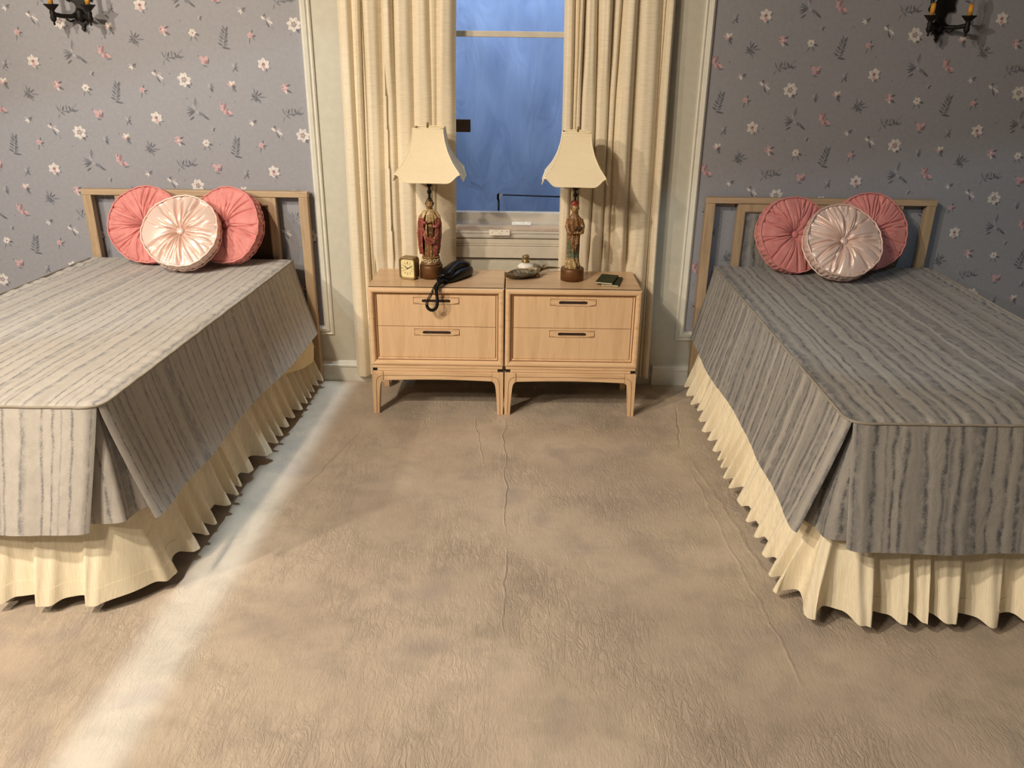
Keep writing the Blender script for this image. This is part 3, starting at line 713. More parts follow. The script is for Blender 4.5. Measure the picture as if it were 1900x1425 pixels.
    def mk_side(u0, nm, front):
        def f(a, b):
            v = a * (L_ - 0.004); s_ = b * (ZT - ZH)
            p = Pr(u0, v); d = out_dir(u0, v)
            fl = q['flare'] * b ** 1.15 * (1 - 0.10 * math.sin(a * 9 + sd))
            wv = 0.003 * b * math.sin(v * 9 + sd) + 0.003 * b * vn(v * 7, sd + 1) + 0.0008 * vn(v * 38, sd + 4) * (0.4 + b)
            fr_ = (fi - hi).normalized()
            # front corner flares away from the gusset
            end = ss(0.86, 1.0, a) * b * q['kick']
            q_ = p + d * (fl + wv + end) + fr_ * (0.012 * end / max(q['kick'], 1e-6) * b) * 0
            return (q_.x, q_.y, ZT - 0.004 - s_ + 0.004 * vn(v * 4, sd + 6) * b)
        return A(MB().grid(f, 150, 16, uvf=lambda a, b: (a * L_ + 0.013, b * 0.36)), nm, q['mat'], smooth=True, solid=0.002), f
    _, fside = mk_side(0.0, 'side_drop', True)
    mk_side(W_, 'side_drop', False)
    def ft(a, b):
        u = 0.004 + a * (W_ - 0.008); s_ = b * (ZT - ZH)
        p = Pr(u, L_); d = (P(u, L_) - P(u, L_ - 0.1)).normalized(); across = (fo - fi).normalized()
        wv = 0.006 * b * math.sin(u * 11 + sd * 2) + 0.003 * vn(u * 20, sd + 8) * b
        sh = -0.045 if False else 0.0
        q_ = p + d * (0.085 * b ** 1.1 + wv) + across * (q['pull'] * b * (1 - a) ** 3)
        return (q_.x, q_.y, ZT - 0.004 - s_ + 0.004 * vn(u * 6, sd + 9) * b)
    A(MB().grid(ft, 90, 16, uvf=lambda a, b: (a * W_, L_ + b * 0.36)), 'foot_drop', q['mat'], smooth=True, solid=0.002)
    # gusset behind the split corner
    c = P(0.0, L_); di = out_dir(0, L_); df = (P(0.2, L_) - P(0.2, L_ - 0.1)).normalized()
    def gus(a, b):
        # from inside the side drop round to inside the foot drop
        A_ = P(0.0, L_ - 0.16) + di * (0.075 * b - 0.012); Bq = P(0.16, L_) + df * (0.062 * b - 0.012)
        corner = P(0.0, L_) + (di + df) * (0.052 * b - 0.012)
        p = (A_ * (1 - a) + corner * a) * (1 - a) + (corner * (1 - a) + Bq * a) * a
        p = p * 0.55 + (A_ * (1 - a) + Bq * a if a < 0 else ((A_ * (1 - 2 * a) + corner * 2 * a) if a < .5 else (corner * (2 - 2 * a) + Bq * (2 * a - 1)))) * 0.45
        p = p + (di + df) * 0.006 * b * math.sin(a * 14)
        return (p.x, p.y, ZT - 0.012 - b * (ZT - ZH - 0.014) )
    A(MB().grid(gus, 40, 12, uvf=lambda a, b: (a * 0.32 + 0.5, b * 0.36)), 'corner_gusset', q['mat'], smooth=True, solid=0.0015)

    # ---- gathered bed skirt
    sk = thing('bed_skirt', names[2], 'bed skirt', (cxm, -0.9, 0.03), group='gathered cream bed skirts')
    per = []   # perimeter samples with outward directions (inner side, foot, outer side)
    n1, n2 = 500, 300
    def walk(sv):
        rr = 0.06
        La, Lb = L_ - rr, W_ - 2 * rr; q4 = rr * PI / 2
        if sv < La: return P(0, sv), out_dir(0, sv)
        sv -= La
        c1 = P(rr, L_ - rr); d1 = out_dir(0, L_); d2 = (fi - hi).normalized()
        if sv < q4:
            t = sv / q4 * PI / 2; d = (d1 * math.cos(t) + d2 * math.sin(t)); return c1 + d * rr, d
        sv -= q4
        if sv < Lb: return P(rr + sv, L_), d2
        sv -= Lb
        c2 = P(W_ - rr, L_ - rr); d3 = -d1
        if sv < q4:
            t = sv / q4 * PI / 2; d = (d2 * math.cos(t) + d3 * math.sin(t)); return c2 + d * rr, d
        sv -= q4
        return P(W_, max(0, L_ - rr - sv)), d3
    TOT = 2 * (L_ - 0.06) + (W_ - 0.12) + 0.06 * PI
    # irregular fold phase
    ph = [0.0]; NS = 1500
    for k in range(NS):
        s_ = TOT * k / NS
        ph.append(ph[-1] + TOT / NS * (2 * PI / (0.104 * (1 + 0.5 * vn(s_ * 7, sd + 11)))))
    def F(a, b):
        k = min(NS, int(round(a * NS))); s_ = TOT * k / NS; f = ph[k]
        h = b   # 0 top .. 1 hem
        am = 0.023 * (1 + 0.55 * vn(s_ * 6, sd + 13))
        sv = s_ + 0.013 * h * math.sin(f + 0.6) + 0.012 * h * vn(s_ * 4, sd + 20)
        p, d = walk(min(max(sv, 0), TOT))
        tt_ = (f / (2 * PI)) % 1.0; ri = 0.26 + 0.10 * vn(s_ * 5, sd + 31); fo_ = math.tanh(2.3 * (math.sin(f) + 0.35 * vn(s_ * 12, sd + 33))) * 0.95; fo_ = lerp(math.sin(f), fo_, ss(0, 0.5, h))
        fo2 = 0.35 * math.sin(f * 2.0 + 1.3 + 2 * vn(s_ * 3, 5)) * (1 - 0.5 * h)
        oo = -0.012 + 0.088 * h ** 0.9 + am * (0.25 + 0.75 * h) * (fo_ + fo2) + 0.004 * h * math.sin(h * 7 + f)
        q_ = p + d * oo
        z = lerp(0.345, 0.042 + 0.009 * vn(s_ * 9, sd + 15) - 0.006 * fo_, h)
        return (q_.x, q_.y, z)
    MB().grid(F, NS, 12).build('ruffle', M['ruffle'], sk, True, org=(cxm, -0.9, 0.03), solid=0.0012)
    def Hm(a, b):
        x, y, z = F(a, 1.0 - 0.155 * b); k = min(NS, int(round(a * NS))); p, d = walk(TOT * k / NS)
        return (x + d.x * 0.0016, y + d.y * 0.0016, z)
    MB().grid(Hm, NS, 3).build('hem', M['ruffle'], sk, True, org=(cxm, -0.9, 0.03), solid=0.0008)
    return P, L_, W_, out_dir

qL = dict(panel='card', mat='stripe', hi=(-0.925, -0.080), fi=(-1.030, -1.800), ho=(-1.895, -0.075), fo=(-2.060, -1.800), seed=3, hb=(-1.888, -0.838), crease=0.5, flare=0.088, kick=0.012, pull=-0.045)  # headboard panel in dark brown: the pillow's shadow put into its colour
# "pull" moves the inner edge of the foot drop along the across direction
qL['pull'] = 0.040
PL, LL, WL_, odL = build_bed(qL, True, ('twin bed with oak headboard whose foot end catches the brightest light', 'grey striped bedspread with pale sunlit-looking top, beside the alarm clock nightstand',
    'cream gathered bed skirt under the paler bedspread, partly covered by a sheet edge'))
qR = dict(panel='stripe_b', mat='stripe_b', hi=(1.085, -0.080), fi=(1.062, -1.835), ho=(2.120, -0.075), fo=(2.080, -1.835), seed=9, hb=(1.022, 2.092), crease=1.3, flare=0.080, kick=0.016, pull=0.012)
PR, LR, WR_, odR = build_bed(qR, False, ('twin bed with oak headboard standing in the dimmer light beside the booklets nightstand', 'grey striped bedspread with darker rumpled top, beside the green booklets nightstand',
    'cream gathered bed skirt under the darker rumpled bedspread'))

# sheet edge showing below the bedspread near the head of the first bed
def sheet(a, b):
    v = lerp(0.02, 0.80, a); p = PL(0, v); d = odL(0, v)
    zb = lerp(0.165, 0.345, max(0, (v - 0.12) / 0.68) ** 1.25) + (0.05 * ss(.1, .02, v))
    z = lerp(0.36, zb, b); h = (0.40 - z) / 0.28
    o_ = d * (0.018 + 0.078 * h + 0.003 * math.sin(v * 30))
    return (p.x + o_.x, p.y + o_.y, z)
o = MB().grid(sheet, 60, 10).build('sheet_edge', M['sheet'], None, True, org=(-0.9, -0.5, 0.3), solid=0.0015); tag(o, 'smooth cream sheet edge hanging over the bed skirt by the headboard post', 'sheet')

# ================================================================ cushions
def cushion(loc, tiltx, rotz, R, T, mat, label, seed, kind, group):
    root = thing('throw_pillow', label, 'pillow', loc, (0, 0, 0), group)
    root.rotation_euler = (Matrix.Rotation(rotz, 4, 'Z') @ Matrix.Rotation(PI / 2 - tiltx, 4, 'X')).to_euler()
    r = random.Random(seed)
    creases = [(r.uniform(0, 2 * PI), r.uniform(0.4, 1), r.uniform(0.6, 1.5), r.uniform(-.35, .35), r.uniform(0.2, 0.75)) for _ in range(74 if kind == 'satin' else 60)]
    def pleat(th, t):
        s_ = 0
        for a, dp, wd, cv, r0 in creases:
            d = (th + cv * (t - .3) - a + PI) % (2 * PI) - PI
            wdd = (0.032 * wd + 0.016) if kind == 'satin' else (0.016 * wd + 0.010)
            lim = 1.0 if dp > 0.75 else ss(r0 + .25, r0, t) if dp > .55 else ss(r0 - .2, r0 + .1, t)
            if abs(d) < wdd * 4: s_ += dp * math.exp(-(d / wdd) ** 2) * lim
        return min(s_, 1.6)
    amp = 0.0130 if kind == 'satin' else 0.0120
    def surf(a, b):
        th = 2 * PI * a
        wob = 1 + 0.012 * math.sin(3 * th + seed) + 0.008 * math.sin(7 * th + seed * 2)
        if b <= 0.42 or b >= 0.58:
            t = (b / 0.42) if b < 0.5 else (1 - b) / 0.42
            sgn = 1 if b < 0.5 else -1
            t = t ** 0.85
            prof = T / 2 + 0.020 * math.sin(PI * min(1, t) ** 0.9) - 0.024 * math.exp(-(t / 0.14) ** 2)
            am = amp * (0.35 + 0.65 * ss(0, .3, t)) * (1 - 0.25 * ss(.8, 1, t))
            z = prof - am * pleat(th, t)
            return (R * t * wob * math.cos(th), R * t * wob * math.sin(th), sgn * z)
        t = (b - 0.42) / 0.16
        bul = 0.006 * math.sin(PI * t) + 0.0025 * vn(th * 14 + t * 2, seed) + 0.0018 * math.sin(th * 47)
        zz = lerp(T / 2, -T / 2, t)
        return ((R * wob + bul) * math.cos(th), (R * wob + bul) * math.sin(th), zz)
    MB().grid(surf, 560, 44, wrap=True).build('cover', mat, root, True)
    for s_ in (1, -1):
        pp = []
        for k in range(140):
            th = 2 * PI * k / 140; wob = 1 + 0.012 * math.sin(3 * th + seed) + 0.008 * math.sin(7 * th + seed * 2)
            rr = R * wob + 0.003 + 0.0012 * math.sin(th * 23 + seed); pp.append((rr * math.cos(th), rr * math.sin(th), s_ * (T / 2 + 0.001)))
        MB().tube(pp, 0.0034, 8, closed=True).build('piping', mat, root, True)
    bt = MB().lathe([(0.001, -0.004), (0.013, -0.003), (0.0165, 0.002), (0.015, 0.007), (0.009, 0.0105), (0.001, 0.0115)], 24, (0, 0, T / 2 - 0.010))
    bt.build('button', mat, root, True)
    return root
GP = 'round tufted pillows'
cushion((-1.556, -0.160, 0.818), 0.36, -0.05, 0.170, 0.05, M['pink'], 'pink suede pillow on the brighter bed, by the headboard post away from the curtains', 11, 'velvet', GP)
cushion((-1.186, -0.170, 0.822), 0.38, -0.25, 0.169, 0.05, M['pink'], 'pink suede pillow with visible button on the brighter bed, by the curtain side post', 23, 'velvet', GP)
cushion((-1.352, -0.285, 0.812), 0.62, 0.02, 0.164, 0.055, M['satin'], 'round champagne satin pillow in front of two pink ones on the brighter bed', 5, 'satin', GP)
cushion((1.406, -0.165, 0.814), 0.38, 0.22, 0.168, 0.05, M['pink'], 'pink suede pillow with visible button on the dimmer bed, by the curtain side post', 31, 'velvet', GP)
cushion((1.750, -0.155, 0.830), 0.34, 0.04, 0.170, 0.05, M['pink'], 'round pink suede pillow half hidden behind satin one, standing tallest on the dimmer bed', 47, 'velvet', GP)
cushion((1.582, -0.300, 0.812), 0.60, 0.06, 0.165, 0.055, M['satin'], 'round champagne satin pillow in front of two pink ones on the dimmer bed', 59, 'satin', GP)

# ================================================================ figurine lamps
BR, CR, RD, GN, DK, SK, TN = lin(142, 98, 58), lin(196, 168, 118), lin(146, 66, 62), lin(96, 112, 88), lin(72, 50, 32), lin(170, 132, 86), lin(120, 88, 52)
def ring_loft(mb, rings, n=56, mod=None, colf=None, a0=0, a1=2 * PI, closed=True):
    """rings: (z, rx, ry, cx, cy)"""
    m_ = []; Z = rings
    K = 8 * (len(rings) - 1)
    def f(a, b):
        t = b * (len(Z) - 1); k = min(len(Z) - 2, int(t)); fr = t - k; fr = fr * fr * (3 - 2 * fr)
        z, rx, ry, cx, cy = [lerp(p, q_, fr) for p, q_ in zip(Z[k], Z[k + 1])]
        z = lerp(Z[k][0], Z[k + 1][0], t - k)
        th = lerp(a0, a1, a); dr = mod(th, z) if mod else 0
        return (cx + (rx + dr) * math.cos(th), cy + (ry + dr) * math.sin(th), z)
    cf = None
    if colf:
        def cf(a, b):
            x, y, z = f(a, b); th = lerp(a0, a1, a); return colf(th, z, mod(th, z) if mod else 0)
    mb.grid(f, n, K, wrap=closed, colf=cf)
    return mb
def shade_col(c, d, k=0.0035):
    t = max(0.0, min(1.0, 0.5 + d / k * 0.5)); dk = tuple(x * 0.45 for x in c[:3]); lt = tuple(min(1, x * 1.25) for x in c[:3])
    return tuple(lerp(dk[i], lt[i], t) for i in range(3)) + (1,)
def add_head(mb, cz, hat, beard=True):
    """head and neck, face towards -y; one loft with nose, brow and eye sockets pushed in"""
    def f(a, b):
        th = 2 * PI * a; ph_ = PI * (b - 0.5)
        x, y, z = math.cos(ph_) * math.cos(th), math.cos(ph_) * math.sin(th), math.sin(ph_)
        rx, ry, rz = 0.0180, 0.0195, 0.0245
        if z < 0: rx *= 1 - 0.22 * (-z); 
        px, py, pz = x * rx, y * ry, z * rz
        if y < 0:
            nose = math.exp(-(px / 0.0024) ** 2) * math.exp(-((pz + 0.0015) / 0.0055) ** 2) * 0.0042
            eye = sum(math.exp(-((px - s_ * 0.0058) / 0.0030) ** 2 - ((pz - 0.0022) / 0.0022) ** 2) for s_ in (-1, 1)) * 0.0020
            mouth = math.exp(-(px / 0.0045) ** 2 - ((pz + 0.0095) / 0.0012) ** 2) * 0.0012
            lip = math.exp(-(px / 0.004) ** 2 - ((pz + 0.0078) / 0.0014) ** 2) * 0.0010
            py += -nose + eye + mouth - lip
            if beard and pz < -0.011: py -= 0.004 * ss(-0.011, -0.019, pz)
        if abs(y) < 0.35 and abs(x) > .8: 
            px += math.copysign(0.0026 * math.exp(-(pz / 0.006) ** 2), px)
        return (px, py - 0.001, cz + pz)
    def cf(a, b):
        x, y, z = f(a, b); z -= cz
        if y > 0.003 or z > 0.012 or abs(x) > 0.013: return DK if not hat else TN
        if beard and z < -0.010: return TN
        e = sum(math.exp(-((x - s_ * 0.0058) / 0.0030) ** 2 - ((z - 0.0022) / 0.0018) ** 2) for s_ in (-1, 1))
        return tuple(lerp(SK[i], DK[i], min(1, e * 1.1)) for i in range(3)) + (1,)
    mb.grid(f, 40, 36, wrap=True, colf=cf)
def hand(mb, p, d, up, s_=1.0, col=SK):
    """small hand: palm plus four fingers and a thumb; p wrist, d direction, up = thumb side"""
    p, d, up = Vector(p), Vector(d).normalized(), Vector(up).normalized()
    mb.tube([p, p + d * 0.005 * s_, p + d * 0.010 * s_], [0.0034 * s_, 0.0044 * s_, 0.0040 * s_], 8, col)
    sd_ = d.cross(up).normalized()
    for k, ln in enumerate((0.0085, 0.0098, 0.0092, 0.007)):
        b = p + d * 0.009 * s_ + up * (0.0033 - 0.0022 * k) * s_
        mb.tube([b, b + d * ln * .5 * s_, b + d * ln * .85 * s_ + sd_ * 0.002 * s_, b + d * ln * s_ + sd_ * 0.004 * s_], [0.0013 * s_, 0.0012 * s_, 0.001 * s_, 0.0006 * s_], 6, col)
    b = p + d * 0.003 * s_ + up * 0.0035 * s_
    mb.tube([b, b + up * 0.003 * s_ + d * 0.003 * s_, b + up * 0.0035 * s_ + d * 0.007 * s_], [0.0015 * s_, 0.0013 * s_, 0.0008 * s_], 6, col)

def lamp_common(root, z_top, zs0, zs1, rot, wide=1.0, sx=0.0):
    """turned neck, harp and bell shade. z_top = head top, shade from zs0 to zs1 (local)"""
    nk = [(0.004, z_top - 0.004), (0.009, z_top - 0.002), (0.009, z_top + 0.002), (0.0045, z_top + 0.006), (0.006, z_top + 0.012), (0.0045, z_top + 0.018), (0.0095, z_top + 0.026), (0.0105, z_top + 0.032), (0.006, z_top + 0.040), (0.0045, z_top + 0.046), (0.008, z_top + 0.052), (0.012, z_top + 0.056), (0.012, z_top + 0.062), (0.011, z_top + 0.10)]
    MB().lathe(nk, 20).build('turned_neck', M['iron'], root, True)
    hp = MB()
    pts = [(0.0, 0.055), (0.020, 0.058), (0.030, 0.072), (0.040, 0.12), (0.042, 0.18), (0.028, 0.245), (0.0, zs1 - z_top + 0.004)]
    pts = [(-x, z) for x, z in pts[::-1]] + pts[1:]
    hp.tube([(x, 0, z_top + z) for x, z in pts[:]], 0.0018, 8); hp.build('harp', M['brass'], root, True)
    MB().lathe([(0.011, z_top + 0.10), (0.013, z_top + 0.115), (0.027, z_top + 0.145), (0.030, z_top + 0.165), (0.022, z_top + 0.188), (0.004, z_top + 0.197)], 20).build('bulb', M['porcelain'], root, True)
    MB().lathe([(0.003, zs1 + 0.002), (0.006, zs1 + 0.006), (0.004, zs1 + 0.012), (0.0055, zs1 + 0.017), (0.001, zs1 + 0.022)], 12).build('finial', M['brass'], root, True)
    H = zs1 - zs0
    # half width (face centre) against fraction down
    hw = lambda v: np.interp(v, [0, .08, .24, .45, .65, .84, 1.0], [0.0605, 0.062, 0.067, 0.080, 0.101, 0.131, 0.150]) * wide
    def face(k):
        ca, sa = math.cos(k * PI / 2 + rot), math.sin(k * PI / 2 + rot)
        def f(a, b):
            u = a * 2 - 1; drop = 1 - 0.155 * ss(0.52, 1.0, abs(u)) * b ** 2.0
            v = b * drop; h = hw(v)
            # face bows inwards a little between the corner ribs
            n = h - 0.010 * (1 - u * u) * b
            x, y = u * h, -n
            return (sx + x * ca - y * sa, x * sa + y * ca, zs1 - v * H)
        return f
    for k in range(4):
        f = face(k)
        MB().grid(f, 24, 20).build('shade_panel', M['shade'], root, True, solid=0.0015)
    tb = MB(); tt = MB()
    for k in range(4):
        f = face(k)
        tt.tube([f(a / 8, 0.0) for a in range(9)], 0.0026, 6); tt.tube([f(a / 8, 0.055) for a in range(9)], 0.0012, 6)
        tb.tube([f(a / 30, 1.0) for a in range(31)], 0.0028, 6)
        tb.tube([f(0, b / 16) for b in range(17)], 0.0022, 6)
    tt.build('top_braid', M['shadetrim'], root, True); tb.build('shade_braid', M['shadetrim'], root, True)

# lamp with the caped figure
l1 = thing('table_lamp', 'table lamp with red-cloaked robed figure, behind the clock and telephone', 'lamp', (-0.253, -0.213, 0.6075), group='figurine table lamps')
MB().lathe([(0.046, 0), (0.0525, 0.001), (0.0525, 0.058), (0.050, 0.062), (0.044, 0.0625)], 48).build('lamp_base', M['bronze'], l1, True)
fg = MB(); z0 = 0.0625
fg.lathe([(0.044, z0), (0.047, z0 + 0.003), (0.046, z0 + 0.010), (0.040, z0 + 0.014), (0.038, z0 + 0.028), (0.041, z0 + 0.032), (0.040, z0 + 0.037), (0.036, z0 + 0.040)], 48, col=TN)
for k in range(11):
    a = 2 * PI * k / 11 + 0.1
    pts = []
    for j in range(14):
        t = 2 * PI * j / 14; aa = a + 0.20 * math.cos(t); pts.append((0.0405 * math.cos(aa), 0.0405 * math.sin(aa), z0 + 0.021 + 0.006 * math.sin(t)))
    fg.tube(pts, 0.0024, 6, lin(225, 205, 160), closed=True)
robe_mod = lambda th, z: 0.0026 * math.sin(th * 13 + 10 * z) * (1 - ss(0.24, 0.31, z)) + 0.0012 * math.sin(th * 29)
ring_loft(fg, [(z0 + 0.038, 0.034, 0.030, 0, 0), (z0 + 0.09, 0.031, 0.027, 0.002, 0), (z0 + 0.15, 0.033, 0.026, 0.002, 0), (z0 + 0.19, 0.033, 0.025, 0, 0), (z0 + 0.225, 0.029, 0.021, 0, 0), (z0 + 0.242, 0.020, 0.016, 0, 0), (z0 + 0.250, 0.0095, 0.0095, 0, -0.002), (z0 + 0.262, 0.0088, 0.0088, 0, -0.003)],
          72, robe_mod, lambda th, z, d: shade_col(CR if z > z0 + 0.20 else BR, d))
add_head(fg, z0 + 0.274, False, True)
f1 = fg.build('figurine', M['painted'], l1, True)
# cloak: open at the front, wraps round the back and over the shoulders
ck = MB()
cmod = lambda th, z: 0.0028 * math.sin(th * 9 + 14 * z) + 0.0012 * math.sin(th * 21 + 3)
ring_loft(ck, [(z0 + 0.048, 0.0421, 0.0357, -0.006, 0.003), (z0 + 0.09, 0.0480, 0.0357, -0.006, 0.003), (z0 + 0.14, 0.0515, 0.0347, -0.004, 0.002), (z0 + 0.185, 0.0503, 0.0326, -0.001, 0.001), (z0 + 0.215, 0.0456, 0.0294, 0, 0), (z0 + 0.236, 0.0316, 0.0231, 0, 0), (z0 + 0.250, 0.0130, 0.0137, 0, 0)],
          72, cmod, lambda th, z, d: shade_col(RD if z < z0 + 0.212 else CR, d), a0=-PI / 2 + 0.55, a1=1.5 * PI - 0.55, closed=False)
ck.build('cloak', M['painted'], f1, True, solid=0.003)
# swag of the cloak carried across the front
sg = MB()
for k, dz in enumerate((0, -0.008, -0.016)):
    sg.tube([(-0.030, -0.026, z0 + 0.175 + dz * 1.6), (-0.018, -0.034, z0 + 0.135 + dz * 1.2), (0.002, -0.037, z0 + 0.118 + dz), (0.020, -0.034, z0 + 0.120 + dz), (0.034, -0.024, z0 + 0.140 + dz * .5), (0.040, -0.012, z0 + 0.17)],
            [0.004, 0.0055, 0.0062, 0.0062, 0.005, 0.003], 10, RD if k != 1 else shade_col(RD, -0.004))
sg.tube([(-0.012, -0.029, z0 + 0.20), (-0.015, -0.033, z0 + 0.16), (-0.012, -0.035, z0 + 0.13)], [0.003, 0.0042, 0.003], 8, CR)
sg.build('cloak_swag', M['painted'], f1, True)
sl = MB()
sl.tube([(-0.030, -0.004, z0 + 0.224), (-0.037, -0.014, z0 + 0.200), (-0.024, -0.029, z0 + 0.192), (-0.010, -0.033, z0 + 0.196)], [0.010, 0.011, 0.009, 0.0065], 12, RD)
sl.tube([(0.030, -0.004, z0 + 0.224), (0.038, -0.012, z0 + 0.190), (0.030, -0.028, z0 + 0.176), (0.014, -0.034, z0 + 0.180)], [0.010, 0.011, 0.009, 0.0065], 12, RD)
hand(sl, (-0.009, -0.034, z0 + 0.197), (1, -0.15, 0.25), (0, 0, 1)); hand(sl, (0.013, -0.035, z0 + 0.181), (-1, -0.15, 0.1), (0, 0, 1))
sl.build('sleeves_and_hands', M['painted'], f1, True)
bk = MB().box(-0.002, 0.015, -0.0375, -0.031, z0 + 0.140, z0 + 0.176, DK); bk.build('tablet', M['painted'], f1, bevel=0.001)
lamp_common(l1, z0 + 0.296, 0.449, 0.663, 0.0, 1.06, 0.007)

# lamp with the hatted figure holding a book
l2 = thing('table_lamp', 'table lamp with green-robed figure in red hat holding a book', 'lamp', (0.397, -0.223, 0.6075), group='figurine table lamps')
MB().lathe([(0.047, 0), (0.0535, 0.001), (0.0535, 0.052), (0.051, 0.056), (0.040, 0.0565)], 48).build('lamp_base', M['bronze'], l2, True)
fg = MB(); z0 = 0.0565
ring_loft(fg, [(z0, 0.031, 0.029, 0, 0), (z0 + 0.012, 0.0335, 0.030, 0, 0), (z0 + 0.024, 0.032, 0.029, 0, 0), (z0 + 0.038, 0.027, 0.026, 0, 0)], 60,
          lambda th, z: 0.003 * math.sin(th * 7 + 60 * z) + 0.0015 * math.sin(th * 19 - 90 * z), lambda th, z, d: shade_col(CR, d, 0.005))
rm = lambda th, z: 0.0026 * math.sin(th * 9 + 26 * z) * (1 - ss(0.26, 0.3, z)) + 0.0012 * math.sin(th * 23 + 9 * z)
def rc(th, z, d):
    front = math.cos(th + PI / 2 - 0.25)
    lim = z0 + 0.10 + 0.05 * (1 - front)
    return shade_col(GN if z < lim and z > z0 + 0.045 else BR if z > lim else CR, d)
ring_loft(fg, [(z0 + 0.030, 0.027, 0.026, 0, 0), (z0 + 0.07, 0.0255, 0.024, 0, 0), (z0 + 0.12, 0.026, 0.024, 0, 0), (z0 + 0.17, 0.029, 0.024, 0.001, 0), (z0 + 0.20, 0.031, 0.023, 0.002, 0), (z0 + 0.225, 0.027, 0.020, 0.002, 0), (z0 + 0.240, 0.017, 0.015, 0.001, 0), (z0 + 0.248, 0.009, 0.009, 0, -0.002), (z0 + 0.258, 0.0085, 0.0085, 0, -0.003)], 72, rm, rc)
add_head(fg, z0 + 0.270, True, False)
f2 = fg.build('figurine', M['painted'], l2, True)
ht = MB(); ht.lathe([(0.0165, z0 + 0.278), (0.0182, z0 + 0.284), (0.0188, z0 + 0.295), (0.0180, z0 + 0.301), (0.010, z0 + 0.304)], 28, (0, 0.0015, 0), lin(160, 48, 46)); ht.build('hat', M['painted'], f2, True)
sl = MB()
sl.tube([(-0.026, 0, z0 + 0.222), (-0.031, -0.010, z0 + 0.190), (-0.024, -0.025, z0 + 0.166), (-0.004, -0.032, z0 + 0.164)], [0.009, 0.0105, 0.0095, 0.0065], 12, BR)
sl.tube([(0.030, 0, z0 + 0.222), (0.037, -0.010, z0 + 0.192), (0.034, -0.024, z0 + 0.166), (0.020, -0.034, z0 + 0.164)], [0.009, 0.0115, 0.010, 0.0065], 12, TN)
hand(sl, (-0.004, -0.033, z0 + 0.164), (1, -0.2, 0.1), (0, 0, 1)); hand(sl, (0.020, -0.036, z0 + 0.166), (-0.9, -0.2, 0.3), (0, 0, 1))
# drape folds over the front
for k, (x, l) in enumerate(((-0.010, 0.07), (-0.002, 0.085), (0.006, 0.09), (0.013, 0.07))):
    sl.tube([(x + 0.006, -0.026, z0 + 0.155), (x + 0.002, -0.0275, z0 + 0.155 - l * .5), (x + 0.008 - 0.002 * k, -0.0245, z0 + 0.155 - l)], [0.0035, 0.0045, 0.0015], 8, shade_col(BR, (-1) ** k * 0.003))
sl.build('sleeves_and_hands', M['painted'], f2, True)
bk = MB(); bk.box(-0.016, 0.016, -0.0045, 0.0045, -0.012, 0.012, DK); bo = bk.build('book', M['painted'], f2, bevel=0.001); bo.location = (0.014, -0.034, z0 + 0.184); bo.rotation_euler = (0.3, -0.6, 0.3)
lamp_common(l2, z0 + 0.298, 0.441, 0.655, -0.05, 1.0, -0.006)

# ================================================================ clock
ck = thing('alarm_clock', 'small square brass alarm clock with cream face on the nightstand', 'clock', (-0.350, -0.237, 0.6075), (0, 0, -0.32))
def rrect(w, h, r, n=6, top=0.0):
    p = []
    for cx, cz, a in ((w / 2 - r, h - r, 0), (-w / 2 + r, h - r, 90), (-w / 2 + r, r, 180), (w / 2 - r, r, 270)):
        for k in range(n + 1): t = D(a + 90 * k / n); p.append((cx + r * math.cos(t), cz + r * math.sin(t)))
    return [(x, z + (top * (1 - (2 * x / w) ** 2) if z > h / 2 else 0)) for x, z in p]
outl = rrect(0.080, 0.098, 0.013, 6, 0.004); innr = [(x * 0.80, 0.049 + (z - 0.049) * 0.84) for x, z in outl]
n = len(outl); mb = MB()
lay = [(outl, -0.018), (outl, -0.026), ([(x * .97, .049 + (z - .049) * .975) for x, z in outl], -0.029), ([(x * .86, .049 + (z - .049) * .89) for x, z in outl], -0.029), (innr, -0.021)]
back = [([(x * .96, .049 + (z - .049) * .97) for x, z in outl], 0.024), (outl, 0.020)]
seq = back + lay; vs = [(x, y, z) for pl, y in seq for x, z in pl]
mb.add(vs, [(a * n + k, a * n + (k + 1) % n, (a + 1) * n + (k + 1) % n, (a + 1) * n + k) for a in range(len(seq) - 1) for k in range(n)] + [tuple(range(n))])
mb.build('case', M['brass'], ck, False, bevel=0.0008)
mb = MB(); mb.prism([(x * .995, .049 + (z - .049) * .995) for x, z in innr], -0.0215, -0.0195); mb.build('dial', M['clockface'], ck)
mk = MB(); cz = 0.050
for k in range(12):
    a = PI / 2 - k * PI / 6; L0, L1 = (0.021, 0.029) if k % 3 else (0.019, 0.031)
    wdt = 0.0008 if k else 0.0014
    px, pz = -math.sin(a) * wdt, math.cos(a) * wdt
    pts = [(L0 * math.cos(a) + px, cz + L0 * math.sin(a) + pz), (L1 * math.cos(a) + px, cz + L1 * math.sin(a) + pz), (L1 * math.cos(a) - px, cz + L1 * math.sin(a) - pz), (L0 * math.cos(a) - px, cz + L0 * math.sin(a) - pz)]
    mk.prism(pts, -0.0220, -0.0215)
mk.build('hour_marks', M['slot'], ck)
def clk_hand(ang, L, wd, y, nm):
    a = D(90 - ang); mb = MB(); px, pz = -math.sin(a) * wd, math.cos(a) * wd
    mb.prism([(-0.004 * math.cos(a) + px, cz - 0.004 * math.sin(a) + pz), (L * .7 * math.cos(a) + px, cz + L * .7 * math.sin(a) + pz), (L * math.cos(a), cz + L * math.sin(a)), (L * .7 * math.cos(a) - px, cz + L * .7 * math.sin(a) - pz), (-0.004 * math.cos(a) - px, cz - 0.004 * math.sin(a) - pz)], y - 0.0006, y)
    mb.build(nm, M['black'], ck)
